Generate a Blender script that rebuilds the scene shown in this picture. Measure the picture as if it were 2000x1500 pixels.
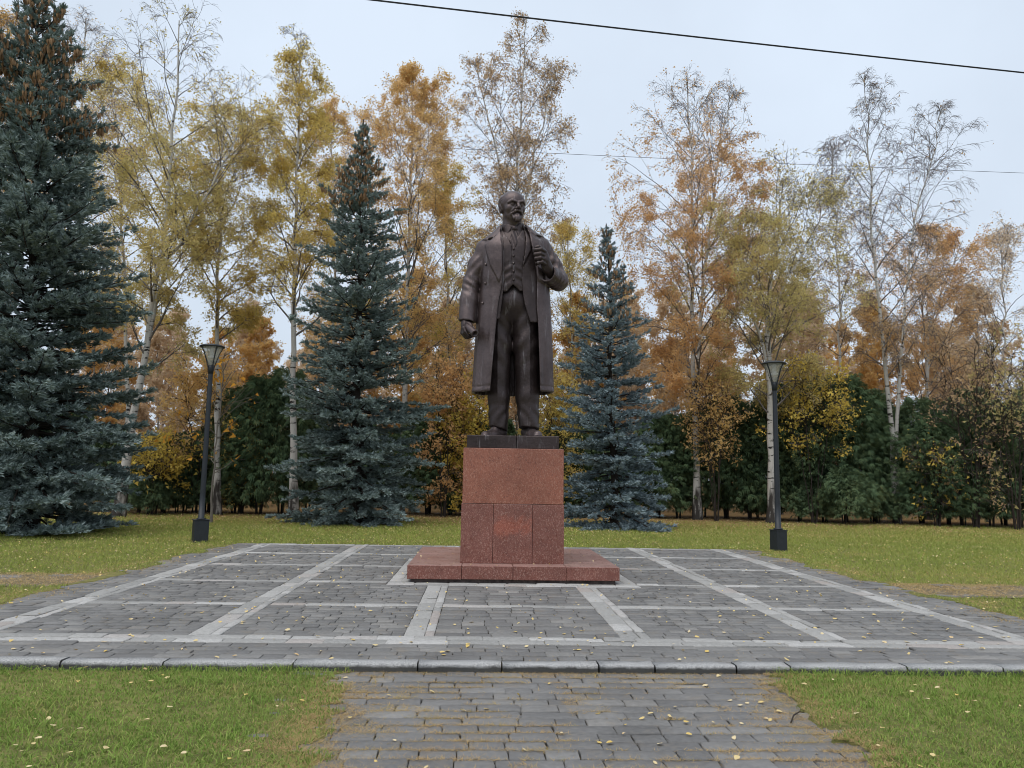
import bpy, math, random
import numpy as np
from mathutils import Matrix, Vector

for o in list(bpy.data.objects):
    bpy.data.objects.remove(o)
SC = bpy.context.scene
COL = SC.collection
rad = math.radians

# ------------------------------------------------------------------ camera
F, VP, ROLL, CAM_H = 1500., (935., 935.), rad(.95), 1.5       # photo is 2000 x 1500
ey = np.array([(VP[0] - 1000) / F, -(VP[1] - 750) / F, -1.]); ey /= np.linalg.norm(ey)
hh = np.array([1, -math.tan(ROLL), 0.]); ex = hh - hh.dot(ey) * ey; ex /= np.linalg.norm(ex)
ez = np.cross(ex, ey)
CM = np.stack([ex, ey, ez])                                    # world = CM @ camera vector
CC = np.array([0, 0, CAM_H])
cam = bpy.data.cameras.new('camera')
cam.sensor_fit = 'HORIZONTAL'; cam.sensor_width = 36; cam.lens = 36 * F / 2000
cam.clip_start = .05; cam.clip_end = 3000
camo = bpy.data.objects.new('camera', cam); COL.objects.link(camo)
m4 = np.eye(4); m4[:3, :3] = CM; m4[:3, 3] = CC
camo.matrix_world = Matrix(m4.tolist())
SC.camera = camo

# ------------------------------------------------------------------ sky, sun, exposure
SUN_EL, SUN_AZ = rad(66), rad(215)         # azimuth clockwise from +Y: behind the camera, to its left
w = bpy.data.worlds.new('World'); SC.world = w; w.use_nodes = True
wn = w.node_tree; wn.nodes.clear()
sky = wn.nodes.new('ShaderNodeTexSky'); sky.sky_type = 'NISHITA'; sky.sun_disc = False
sky.sun_elevation = SUN_EL; sky.sun_rotation = SUN_AZ
sky.air_density = 1.2; sky.dust_density = 3.0; sky.ozone_density = 1.5
tc = wn.nodes.new('ShaderNodeTexCoord'); nz = wn.nodes.new('ShaderNodeTexNoise')
nz.inputs['Scale'].default_value = 1.9; nz.inputs['Detail'].default_value = 6
mr = wn.nodes.new('ShaderNodeMapRange')
mr.inputs['From Min'].default_value = .3; mr.inputs['From Max'].default_value = .7
mr.inputs['To Min'].default_value = .86; mr.inputs['To Max'].default_value = 1.09
cl = wn.nodes.new('ShaderNodeMix'); cl.data_type = 'RGBA'; cl.blend_type = 'MULTIPLY'; cl.inputs[0].default_value = 1
cl.inputs[6].default_value = (7.5, 8.5, 9.8, 1)              # the even overcast layer
mx = wn.nodes.new('ShaderNodeMix'); mx.data_type = 'RGBA'; mx.inputs[0].default_value = .88
bg = wn.nodes.new('ShaderNodeBackground'); bg.inputs['Strength'].default_value = .066
wo = wn.nodes.new('ShaderNodeOutputWorld')
L = wn.links.new
L(tc.outputs['Generated'], nz.inputs['Vector']); L(nz.outputs['Fac'], mr.inputs['Value'])
L(mr.outputs[0], cl.inputs[7]); L(sky.outputs[0], mx.inputs[6]); L(cl.outputs[2], mx.inputs[7])
L(mx.outputs[2], bg.inputs['Color']); L(bg.outputs[0], wo.inputs['Surface'])
sl = bpy.data.lights.new('sun', 'SUN'); sl.energy = 1.5; sl.angle = rad(60); sl.color = (1, .96, .9)
so = bpy.data.objects.new('sun', sl); COL.objects.link(so)
sd = Vector((math.sin(SUN_AZ) * math.cos(SUN_EL), math.cos(SUN_AZ) * math.cos(SUN_EL), math.sin(SUN_EL)))
so.rotation_euler = sd.to_track_quat('Z', 'Y').to_euler()
so.location = sd * 40
SC.view_settings.view_transform = 'Standard'; SC.view_settings.look = 'None'
SC.view_settings.gamma = 1; SC.view_settings.use_curve_mapping = False
SC.view_settings.exposure = 0.62
SC.cycles.filter_width = 1.0

# ------------------------------------------------------------------ helpers
def ray(px, py): return CM @ np.array([(px - 1000) / F, -(py - 750) / F, -1.])
def G(px, py, z=0.):                       # photo pixel -> point on the ground
    d = ray(px, py); return CC + d * ((z - CAM_H) / d[2])
def P(px, py, Y):                          # photo pixel -> point at distance Y
    d = ray(px, py); return CC + d * (Y / d[1])

def tag(o, label=None, cat=None, group=None, kind=None):
    if label: o['label'] = label
    if cat: o['category'] = cat
    if group: o['group'] = group
    if kind: o['kind'] = kind
    return o
def link(name, data, parent=None, loc=None, rot=None, scale=None):
    o = bpy.data.objects.new(name, data); COL.objects.link(o)
    if parent: o.parent = parent
    if loc is not None: o.location = loc
    if rot is not None: o.rotation_euler = rot
    if scale is not None: o.scale = scale
    return o
def empty(name, loc=(0, 0, 0), rz=0):
    o = link(name, None, None, loc, (0, 0, rz)); o.empty_display_size = .2; return o
def mesh(name, V, Fc, mat=None, smooth=False):
    """V (n,3); Fc: (m,k) array or a list of such arrays"""
    me = bpy.data.meshes.new(name)
    V = np.asarray(V, np.float32).reshape(-1, 3)
    Fs = Fc if isinstance(Fc, list) else [Fc]
    Fs = [np.asarray(f, np.int32) for f in Fs if len(f)]
    me.vertices.add(len(V)); me.vertices.foreach_set('co', V.ravel())
    li = np.concatenate([f.ravel() for f in Fs])
    lt = np.concatenate([np.full(len(f), f.shape[1], np.int32) for f in Fs])
    me.loops.add(len(li)); me.loops.foreach_set('vertex_index', li)
    me.polygons.add(len(lt))
    me.polygons.foreach_set('loop_start', np.concatenate([[0], np.cumsum(lt)[:-1]]).astype(np.int32))
    if smooth: me.polygons.foreach_set('use_smooth', np.ones(len(lt), bool))
    me.update(calc_edges=True); me.validate()
    if mat: me.materials.append(mat)
    return me
def join(parts):
    """list of (V,F) with equal face size -> one (V,F)"""
    vs, fs, n = [], [], 0
    for V, f in parts:
        V = np.asarray(V); vs.append(V); fs.append(np.asarray(f) + n); n += len(V)
    return np.concatenate(vs), np.concatenate(fs)
BOXF = np.array([[0, 3, 2, 1], [4, 5, 6, 7], [0, 1, 5, 4], [1, 2, 6, 5], [2, 3, 7, 6], [3, 0, 4, 7]])
def box(x0, x1, y0, y1, z0, z1):
    return np.array([[x0, y0, z0], [x1, y0, z0], [x1, y1, z0], [x0, y1, z0],
                     [x0, y0, z1], [x1, y0, z1], [x1, y1, z1], [x0, y1, z1]], float), BOXF
def cbox(x0, x1, y0, y1, z0, z1, c):
    """box with all edges chamfered, as quads+tris through bmesh"""
    import bmesh
    bm = bmesh.new(); V, f = box(x0, x1, y0, y1, z0, z1)
    vs = [bm.verts.new(v) for v in V]
    for q in f: bm.faces.new([vs[i] for i in q])
    bmesh.ops.bevel(bm, geom=bm.edges[:], offset=c, segments=2, affect='EDGES', profile=.5)
    me = bpy.data.meshes.new('b'); bm.to_mesh(me); bm.free(); return me
def lathe(prof, n=24):
    prof = np.array(prof, float); a = np.arange(n) * 2 * math.pi / n
    V = np.stack([prof[:, None, 0] * np.cos(a), prof[:, None, 0] * np.sin(a), np.repeat(prof[:, 1:2], n, 1)], -1).reshape(-1, 3)
    f = [[i * n + j, i * n + (j + 1) % n, (i + 1) * n + (j + 1) % n, (i + 1) * n + j] for i in range(len(prof) - 1) for j in range(n)]
    return V, np.array(f)
def unit(v): return v / np.maximum(np.linalg.norm(v, axis=-1, keepdims=True), 1e-9)
def tubes(pts, r0, r1, sides, power=1.):
    """pts (N,S,3) polylines, radii at both ends -> (V,F quads)"""
    N, S, _ = pts.shape
    ax = unit(pts[:, -1] - pts[:, 0])
    ref = np.where(np.abs(ax[:, 2:3]) > .9, np.array([[1., 0, 0]]), np.array([[0, 0, 1.]]))
    u = unit(np.cross(ax, ref)); v = np.cross(ax, u)
    t = np.linspace(0, 1, S)[None, :] ** power
    r = np.asarray(r0).reshape(-1, 1) * (1 - t) + np.asarray(r1).reshape(-1, 1) * t
    a = np.arange(sides) * 2 * math.pi / sides
    off = u[:, None, None] * np.cos(a)[None, None, :, None] + v[:, None, None] * np.sin(a)[None, None, :, None]
    V = (pts[:, :, None] + off * r[:, :, None, None]).reshape(-1, 3)
    b = (np.arange(N) * S * sides)[:, None, None]; s = (np.arange(S - 1) * sides)[None, :, None]
    j = np.arange(sides)[None, None]; j2 = (j + 1) % sides
    f = np.stack([b + s + j, b + s + j2, b + s + sides + j2, b + s + sides + j], -1).reshape(-1, 4)
    return V, f
def vnoise(x, y, seed=0):
    """smooth 2-D value noise 0..1"""
    x = np.asarray(x, float); y = np.asarray(y, float)
    xi, yi = np.floor(x), np.floor(y); fx, fy = x - xi, y - yi
    fx = fx * fx * (3 - 2 * fx); fy = fy * fy * (3 - 2 * fy)
    def h(a, b):
        n = np.sin(a * 127.1 + b * 311.7 + seed * 74.7) * 43758.5453
        return n - np.floor(n)
    return (h(xi, yi) * (1 - fx) + h(xi + 1, yi) * fx) * (1 - fy) + (h(xi, yi + 1) * (1 - fx) + h(xi + 1, yi + 1) * fx) * fy
def fbm(x, y, seed=0):
    return .55 * vnoise(x, y, seed) + .3 * vnoise(x * 2.3, y * 2.3, seed + 3) + .15 * vnoise(x * 5.1, y * 5.1, seed + 7)

# ------------------------------------------------------------------ materials
class MT:
    def __init__(s, name):
        s.m = bpy.data.materials.new(name); s.m.use_nodes = True; s.t = s.m.node_tree; s.t.nodes.clear()
        s.out = s.n('ShaderNodeOutputMaterial')
    def n(s, typ, props=None, **ins):
        nd = s.t.nodes.new(typ)
        for k, v in (props or {}).items(): setattr(nd, k, v)
        for k, v in ins.items():
            key = int(k[1:]) if k[0] == '_' and k[1:].isdigit() else k.replace('_', ' ')
            s.set(nd.inputs[key], v)
        return nd
    def set(s, sock, v):
        if isinstance(v, bpy.types.NodeSocket): s.t.links.new(v, sock)
        elif isinstance(v, bpy.types.Node): s.t.links.new(v.outputs[0], sock)
        elif isinstance(v, tuple) and len(v) == 3 and sock.type == 'RGBA': sock.default_value = (*v, 1)
        else: sock.default_value = v
    def co(s, kind='Object'): return s.n('ShaderNodeTexCoord').outputs[kind]
    def noise(s, scale, detail=4, vec=None, rough=.5, dist=0):
        return s.n('ShaderNodeTexNoise', None, Scale=scale, Detail=float(detail), Roughness=rough, Distortion=float(dist), Vector=vec if vec is not None else s.co()).outputs['Fac']
    def mapping(s, vec, scale): return s.n('ShaderNodeMapping', None, Vector=vec, Scale=scale).outputs[0]
    def ramp(s, fac, stops, interp='LINEAR'):
        r = s.n('ShaderNodeValToRGB', None, Fac=fac); r.color_ramp.interpolation = interp
        e = r.color_ramp.elements
        while len(e) > 1: e.remove(e[-1])
        for i, (p, c) in enumerate(stops):
            x = e[0] if i == 0 else e.new(p)
            x.position = p; x.color = (*c, 1) if isinstance(c, tuple) else (c, c, c, 1)
        return r.outputs[0]
    def mix(s, fac, a, b, mode='MIX'):
        nd = s.n('ShaderNodeMix', dict(data_type='RGBA', blend_type=mode)); s.set(nd.inputs[0], fac); s.set(nd.inputs[6], a); s.set(nd.inputs[7], b); return nd.outputs[2]
    def math(s, op, a, b=0.):
        nd = s.n('ShaderNodeMath', dict(operation=op)); s.set(nd.inputs[0], a); s.set(nd.inputs[1], b); return nd.outputs[0]
    def bump(s, h, strength=.3, dist=.01):
        return s.n('ShaderNodeBump', None, Height=h, Strength=strength, Distance=dist).outputs[0]
    def island(s):
        a = s.n('ShaderNodeNewGeometry').outputs['Random Per Island']; b = s.n('ShaderNodeObjectInfo').outputs['Random']
        return s.math('FRACT', s.math('ADD', a, b))
    def pbr(s, color, rough=.8, metal=0., normal=None, spec=.3, **kw):
        b = s.n('ShaderNodeBsdfPrincipled'); s.set(b.inputs['Base Color'], color); s.set(b.inputs['Roughness'], rough); s.set(b.inputs['Metallic'], metal)
        s.set(b.inputs['Specular IOR Level'], spec)
        if normal is not None: s.set(b.inputs['Normal'], normal)
        for k, v in kw.items(): s.set(b.inputs[k.replace('_', ' ')], v)
        s.t.links.new(b.outputs[0], s.out.inputs['Surface']); return s.m
def leaf_mat(name, cols, trans=.3, nscale=.35, nw=.6):
    m = MT(name)
    f = m.math('ADD', m.math('MULTIPLY', m.island(), 1 - nw), m.math('MULTIPLY', m.ramp(m.noise(nscale, 4, None, .65), [(.3, 0.), (.7, 1.)]), nw))
    c = m.ramp(f, [(i / (len(cols) - 1), k) for i, k in enumerate(cols)])
    d = m.n('ShaderNodeBsdfDiffuse', None, Color=c); t = m.n('ShaderNodeBsdfTranslucent', None, Color=c)
    x = m.n('ShaderNodeMixShader', None, Fac=trans); m.t.links.new(d.outputs[0], x.inputs[1]); m.t.links.new(t.outputs[0], x.inputs[2])
    m.t.links.new(x.outputs[0], m.out.inputs['Surface']); return m.m

M = {}
def mats():
    # lawn soil and turf
    m = MT('turf'); co = m.co()
    a = m.noise(.35, 5, co); b = m.noise(6, 6, co, .7); c = m.noise(60, 3, co)
    col = m.ramp(b, [(.25, (.055, .062, .024)), (.5, (.14, .145, .05)), (.75, (.26, .23, .09))])
    col = m.mix(m.ramp(a, [(.4, 0.), (.65, 1.)]), col, m.mix(.5, col, (.28, .23, .09)))
    sep = m.n('ShaderNodeSeparateXYZ', None, Vector=co)
    lit = m.ramp(m.math('ADD', m.math('MULTIPLY', sep.outputs[1], .02), m.math('MULTIPLY', a, .2)), [(.50, 0.), (.63, 1.)])
    litter = m.ramp(m.noise(14, 5, co, .7), [(.3, (.09, .058, .03)), (.5, (.22, .14, .06)), (.72, (.42, .29, .12))])
    col = m.mix(lit, col, litter)
    M['turf'] = m.pbr(col, .95, normal=m.bump(m.math('ADD', b, c), .6, .03), spec=.1)
    # grass
    M['grass'] = leaf_mat('grass', [(.50, .40, .18), (.30, .34, .10), (.17, .27, .06), (.26, .36, .085), (.54, .48, .22)], .3, 1.4, .5)
    M['grass_far'] = leaf_mat('far_grass', [(.52, .42, .18), (.38, .37, .11), (.24, .30, .075), (.32, .37, .09), (.56, .48, .22)], .25, .5, .5)
    M['dry'] = leaf_mat('dry_straw', [(.40, .26, .12), (.54, .39, .21), (.46, .34, .16), (.27, .29, .10)], .25, 2.5, .4)
    M['fallen'] = leaf_mat('fallen_leaf', [(.62, .42, .10), (.70, .52, .20), (.68, .54, .28), (.72, .60, .38), (.55, .30, .11)], .2, 3, .25)
    # dark basalt setts
    m = MT('paving'); co = m.co('Generated'); wc = m.n('ShaderNodeNewGeometry').outputs['Position']
    base = m.ramp(m.island(), [(0., (.140, .137, .135)), (.5, (.165, .161, .157)), (.85, (.188, .183, .177)), (1., (.220, .211, .200))])
    n1 = m.noise(1.3, 5, wc); n2 = m.noise(28, 6, wc, .65); n3 = m.noise(160, 3, wc)
    base = m.mix(.9, base, m.ramp(n1, [(.3, .78), (.7, 1.18)]), 'MULTIPLY')
    base = m.mix(.8, base, m.ramp(n2, [(.3, .72), (.7, 1.22)]), 'MULTIPLY')
    base = m.mix(m.ramp(m.noise(3.5, 4, wc, .7), [(.55, 0.), (.75, .5)]), base, (.19, .15, .105))
    M['paving'] = m.pbr(base, m.ramp(n2, [(.3, .5), (.7, .75)]), normal=m.bump(m.math('ADD', n2, m.math('MULTIPLY', n3, .4)), .55, .012), spec=.35)
    # pale granite bands
    m = MT('pale_granite'); wc = m.n('ShaderNodeNewGeometry').outputs['Position']
    base = m.ramp(m.island(), [(0., (.26, .256, .247)), (.6, (.345, .338, .325)), (.85, (.41, .402, .39)), (1., (.32, .288, .268))])
    n2 = m.noise(22, 6, wc, .7); n3 = m.noise(140, 4, wc, .7)
    base = m.mix(.8, base, m.ramp(n2, [(.3, .74), (.7, 1.2)]), 'MULTIPLY')
    base = m.mix(.6, base, m.ramp(n3, [(.35, .6), (.65, 1.3)]), 'MULTIPLY')
    M['pale'] = m.pbr(base, .75, normal=m.bump(m.math('ADD', n2, n3), .35, .006), spec=.3)
    # kerb granite: lichen-dark lower face
    m = MT('kerb_granite'); wc = m.n('ShaderNodeNewGeometry').outputs['Position']
    n2 = m.noise(90, 6, wc, .75); n3 = m.noise(9, 5, wc, .7)
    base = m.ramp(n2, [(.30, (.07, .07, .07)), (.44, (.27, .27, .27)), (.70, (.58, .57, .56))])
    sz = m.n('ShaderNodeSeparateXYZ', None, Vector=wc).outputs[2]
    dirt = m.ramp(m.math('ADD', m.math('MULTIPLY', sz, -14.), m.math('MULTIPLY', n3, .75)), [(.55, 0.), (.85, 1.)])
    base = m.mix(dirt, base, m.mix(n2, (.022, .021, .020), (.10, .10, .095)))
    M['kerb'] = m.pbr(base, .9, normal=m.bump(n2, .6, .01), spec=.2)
    # soil in joints
    m = MT('joint_soil'); wc = m.n('ShaderNodeNewGeometry').outputs['Position']
    M['soil'] = m.pbr(m.ramp(m.noise(30, 6, wc, .7), [(.3, (.025, .022, .018)), (.6, (.07, .058, .04)), (.8, (.15, .12, .075))]), .95, spec=.1)
    m = MT('worn_dirt'); wc = m.n('ShaderNodeNewGeometry').outputs['Position']
    M['dirt'] = m.pbr(m.ramp(m.noise(5, 7, wc, .7), [(.3, (.10, .085, .06)), (.55, (.20, .165, .11)), (.75, (.30, .25, .17))]), .95, normal=m.bump(m.noise(40, 5, wc), .5, .02), spec=.1)
    # red granite
    def granite(name, dark, patch=False):
        m = MT(name); co = m.n('ShaderNodeNewGeometry').outputs['Position']
        st = m.n('ShaderNodeMapping', None, Vector=co, Scale=(1., 1., .55), Rotation=(0, .5, 0)).outputs[0]
        v = m.n('ShaderNodeTexVoronoi', None, Vector=st, Scale=135.).outputs['Color']
        g = m.n('ShaderNodeSeparateColor', None, Color=v).outputs[0]
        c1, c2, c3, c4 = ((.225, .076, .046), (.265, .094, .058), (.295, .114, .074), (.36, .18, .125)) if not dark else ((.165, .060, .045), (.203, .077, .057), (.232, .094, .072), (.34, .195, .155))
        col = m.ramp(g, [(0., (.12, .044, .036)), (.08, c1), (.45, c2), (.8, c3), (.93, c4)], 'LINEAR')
        col = m.mix(.8, col, m.ramp(m.noise(2.2, 5, co, .65), [(.3, .76), (.7, 1.2)]), 'MULTIPLY')
        col = m.mix(.5, col, m.ramp(m.noise(240, 3, co, .6), [(.3, .6), (.7, 1.35)]), 'MULTIPLY')
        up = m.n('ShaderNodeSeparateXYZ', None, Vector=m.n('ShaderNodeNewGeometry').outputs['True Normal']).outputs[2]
        col = m.mix(m.math('MULTIPLY', m.ramp(up, [(.8, 0.), (.95, 1.)]), m.ramp(m.noise(3, 6, co, .7), [(.3, .2), (.7, .55)])), col, (.46, .33, .30))   # patchy pale pink mixed in where faces point up
        if patch:           # an orange stain of its own shape in the middle slab
            px, py, pz = STAIN
            q = m.n('ShaderNodeVectorMath', dict(operation='SUBTRACT'), _0=co, _1=(px, py, pz)).outputs[0]
            r = m.n('ShaderNodeMapping', None, Vector=q, Rotation=(0, rad(-38), 0), Scale=(1 / .40, 0., 1 / .19)).outputs[0]
            ln = m.n('ShaderNodeVectorMath', dict(operation='LENGTH'), _0=r).outputs['Value']
            k = m.ramp(m.math('ADD', ln, m.math('MULTIPLY', m.math('SUBTRACT', m.noise(5, 7, co, .8), .5), 4.2)), [(.35, 1.), (1.15, 0.)])
            col = m.mix(m.math('MULTIPLY', k, .55), col, m.mix(.7, (.33, .10, .05), m.mix(1., col, (1.9, 1.3, 1.1), 'MULTIPLY')))
        return m.pbr(col, m.ramp(m.noise(12, 4, co), [(.3, .24), (.7, .42)]), normal=m.bump(m.noise(200, 2, co), .05, .002), spec=.45)
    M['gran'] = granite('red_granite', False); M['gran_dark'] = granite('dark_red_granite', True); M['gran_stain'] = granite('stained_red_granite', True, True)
    m = MT('plinth_footing'); co = m.n('ShaderNodeNewGeometry').outputs['Position']
    M['footing'] = m.pbr(m.ramp(m.noise(14, 6, co), [(.3, (.035, .03, .028)), (.7, (.13, .10, .09))]), .9, spec=.2)
    # bronze
    def bronze(name, base, hi):
        m = MT(name); co = m.co()
        n1 = m.noise(1.5, 6, co, .65); n2 = m.noise(26, 5, co, .7)
        sv = m.mapping(co, (7., 7., 1.1)); stx = m.noise(1.6, 5, sv, .65)
        col = m.mix(m.ramp(n1, [(.3, 0.), (.7, 1.)]), base, hi)
        col = m.mix(.7, col, m.ramp(n2, [(.3, .75), (.7, 1.25)]), 'MULTIPLY')
        col = m.mix(m.ramp(stx, [(.58, 0.), (.74, .55)]), col, (.30, .275, .28))
        return m.pbr(col, m.ramp(n2, [(.3, .30), (.7, .50)]), metal=.6, normal=m.bump(m.math('ADD', n2, m.math('MULTIPLY', m.noise(7, 4, co), 1.5)), .22, .02), spec=.5)
    M['bronze'] = bronze('bronze', (.050, .035, .034), (.122, .093, .092)); M['bronze_dark'] = bronze('bronze_dark', (.030, .021, .020), (.064, .047, .046))
    # lamp posts
    m = MT('lamp_paint'); co = m.co(); M['lamp'] = m.pbr(m.mix(m.noise(9, 5, co), (.014, .017, .021), (.028, .033, .040)), .5, metal=.1, spec=.4)
    m = MT('lamp_glass'); M['lglass'] = m.pbr((.62, .60, .52), .25, spec=.5, Alpha=.32, Transmission_Weight=0.)
    m = MT('lamp_reflector'); M['reflector'] = m.pbr((.72, .73, .75), .35, spec=.5)
    m = MT('lit_globe'); e = m.n('ShaderNodeEmission', None, Color=(1., .55, .2), Strength=9.); m.t.links.new(e.outputs[0], m.out.inputs['Surface']); M['globe'] = m.m
    m = MT('cable'); M['cable'] = m.pbr((.02, .021, .023), .6)
    # bark
    m = MT('birch_bark'); co = m.co()
    b = m.n('ShaderNodeMapping', None, Vector=co, Scale=(2.2, 2.2, 9.)).outputs[0]
    k = m.noise(1.0, 6, b, .65); k2 = m.noise(2.0, 4, m.mapping(co, (5., 5., 1.2)))
    white = m.mix(k2, (.36, .34, .31), (.56, .54, .51))
    col = m.ramp(k, [(.0, 0.), (.565, 0.), (.61, 1.)]); col = m.mix(col, white, (.030, .026, .024))
    sz = m.n('ShaderNodeSeparateXYZ', None, Vector=co).outputs[2]
    low = m.ramp(m.math('ADD', m.math('MULTIPLY', sz, .22), m.math('MULTIPLY', m.noise(5, 5, m.mapping(co, (1., 1., .25))), 1.3)), [(.72, 1.), (1.02, 0.)])
    col = m.mix(low, col, (.045, .040, .036))
    M['birch'] = m.pbr(col, .85, normal=m.bump(k, .4, .01), spec=.2)
    m = MT('birch_limb'); co = m.co(); M['limb'] = m.pbr(m.mix(m.noise(3, 5, co), (.07, .058, .054), (.24, .22, .205)), .9, spec=.1)
    m = MT('twig'); M['twig'] = m.pbr(m.mix(m.island(), (.10, .082, .078), (.18, .15, .145)), .9, spec=.1)
    m = MT('dark_bark'); co = m.co(); M['bark'] = m.pbr(m.mix(m.noise(8, 5, co), (.02, .017, .015), (.07, .058, .05)), .95, spec=.1)
    m = MT('grey_bark'); co = m.co(); M['greybark'] = m.pbr(m.mix(m.noise(8, 5, co), (.12, .105, .09), (.24, .215, .185)), .9, spec=.1)
    # foliage
    M['gold'] = leaf_mat('gold_leaves', [(.50, .42, .14), (.64, .52, .17), (.72, .56, .20), (.72, .50, .19)], .6)
    M['olive'] = leaf_mat('olive_leaves', [(.42, .39, .17), (.55, .48, .21), (.66, .54, .24), (.70, .54, .25)], .6)
    M['amber'] = leaf_mat('amber_leaves', [(.62, .44, .19), (.70, .49, .20), (.74, .51, .24), (.67, .43, .22)], .6)
    M['rust'] = leaf_mat('rust_leaves', [(.60, .37, .18), (.68, .43, .20), (.72, .47, .23), (.62, .37, .20)], .6)
    M['brown'] = leaf_mat('brown_leaves', [(.42, .30, .19), (.56, .40, .23), (.66, .47, .27)], .55)
    M['pale_leaf'] = leaf_mat('pale_leaves', [(.64, .52, .38), (.72, .58, .41), (.75, .61, .45), (.66, .52, .41)], .6)
    M['yellow'] = leaf_mat('yellow_leaves', [(.46, .38, .10), (.64, .48, .11), (.68, .48, .12)], .35)
    M['orange'] = leaf_mat('orange_leaves', [(.55, .25, .04), (.62, .34, .06)], .35)
    M['spruce'] = leaf_mat('spruce_needles', [(.08, .112, .103), (.155, .205, .192), (.27, .335, .322), (.40, .465, .455)], .1, .8, .35)
    M['spruce_b'] = leaf_mat('blue_spruce_needles', [(.09, .128, .135), (.17, .225, .245), (.29, .36, .39), (.44, .52, .555)], .1, .8, .35)
    M['cone'] = leaf_mat('spruce_cones', [(.18, .11, .065), (.30, .19, .11), (.38, .25, .15)], 0., 1, .3)
    M['thuja'] = leaf_mat('thuja_sprays', [(.044, .076, .046), (.075, .120, .066), (.115, .165, .082), (.17, .18, .085)], .15, .6, .5)
    M['thuja_b'] = leaf_mat('thuja_sprays_pale', [(.055, .092, .058), (.095, .145, .082), (.145, .20, .098), (.22, .21, .095)], .15, .6, .5)
STAIN = (0, 0, 0)
PED_X0, PED_X1, PED_Y = -.240, 1.290, 11.72
STAIN = (.52, PED_Y, .80)
mats()
rng = np.random.default_rng(7)
PATH_Z = -.065
XG = [-4.65, -2.56, -.54, 1.55, 3.50, 5.40]       # long pale bands
YG = [7.42, 9.40, 11.40, 13.45, 15.45, 17.40]     # cross pale bands
PX0, PX1, PY0, PY1 = -5.50, 6.28, 6.50, 17.56     # plaza
SIDE = ((10.75, 12.05), (10.65, 11.95))           # worn side paths, left and right (Y range)

# ------------------------------------------------------------------ lawn: one sheet to the horizon
def path_edge(y):
    """lawn edge on both sides of the near path, ragged"""
    w1 = (fbm(y * 1.6, y * 0 + 3, 1) - .5) * .6 + (vnoise(y * 7, y * 0 + 1, 2) - .5) * .26 + (vnoise(y * 19, y * 0 + 1, 2) - .5) * .12
    w2 = (fbm(y * 1.6, y * 0 + 8, 1) - .5) * .6 + (vnoise(y * 7, y * 0 + 5, 2) - .5) * .26 + (vnoise(y * 19, y * 0 + 5, 2) - .5) * .12
    return -1.0 + w1, 2.24 + w2 + .02 * (6.5 - y)
def edge_noise(x, y): return (fbm(x * 1.3, y * 1.3, 6) - .5) * .75 + (vnoise(x * 6, y * 6, 8) - .5) * .12
def ground_z(x, y):
    t = np.clip((y - 6.45) / .6, 0, 1); t = t * t * (3 - 2 * t)
    z = -.052 + .022 * t + (fbm(x * .45, y * .45, 2) - .5) * .035
    inside = (x > PX0 - .1) & (x < PX1 + .1) & (y > PY0 - .05) & (y < PY1 + .1)
    el_, er_ = path_edge(y); onpath = (x > el_) & (x < er_) & (y < PY0)
    creep = inside & (y > PY0 + .1) & ((x < PX0 + .16 + edge_noise(x, y)) | (x > PX1 - .16 + edge_noise(x, y))); z = np.where(inside & ~creep, -.14, np.where(creep, .006, z)); z = np.where(onpath, -.16, z)
    sp = (x < PX0) & (x > PX0 - 3.2) & (y > SIDE[0][0] + .1) & (y < SIDE[0][1] - .1) | (x > PX1) & (x < PX1 + 2.2) & (y > SIDE[1][0] + .1) & (y < SIDE[1][1] - .1)
    return np.where(sp, -.05, z)
gx = np.concatenate([[-600, -250, -120, -70, -45], np.arange(-34, -8, .8), np.arange(-8, -6, .17), np.arange(-6, -4.9, .06), np.arange(-4.9, -1.6, .2), np.arange(-1.6, -.5, .05), np.arange(-.5, 1.7, .2), np.arange(1.7, 2.9, .05), np.arange(2.9, 5.7, .2), np.arange(5.7, 6.8, .06), np.arange(6.8, 9, .17), np.arange(9, 36, .8), [45, 70, 120, 250, 600]])
gy = np.concatenate([[-400, -150, -60, -25, -10, -4], np.arange(-2, 3, .4), np.arange(3, 6.6, .05), np.arange(6.6, 19, .11), np.arange(19, 40, .8), [42, 50, 70, 100, 160, 300, 700, 1500]])
XX, YY = np.meshgrid(gx, gy, indexing='ij')
V = np.stack([XX, YY, ground_z(XX, YY)], -1).reshape(-1, 3)
I = np.arange(len(gx) * len(gy)).reshape(len(gx), len(gy))
Fq = np.stack([I[:-1, :-1], I[1:, :-1], I[1:, 1:], I[:-1, 1:]], -1).reshape(-1, 4)
lawn = tag(link('lawn', mesh('lawn', V, Fq, M['turf'], True)), 'wide autumn lawn around the paved square', 'lawn', kind='structure')

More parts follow.
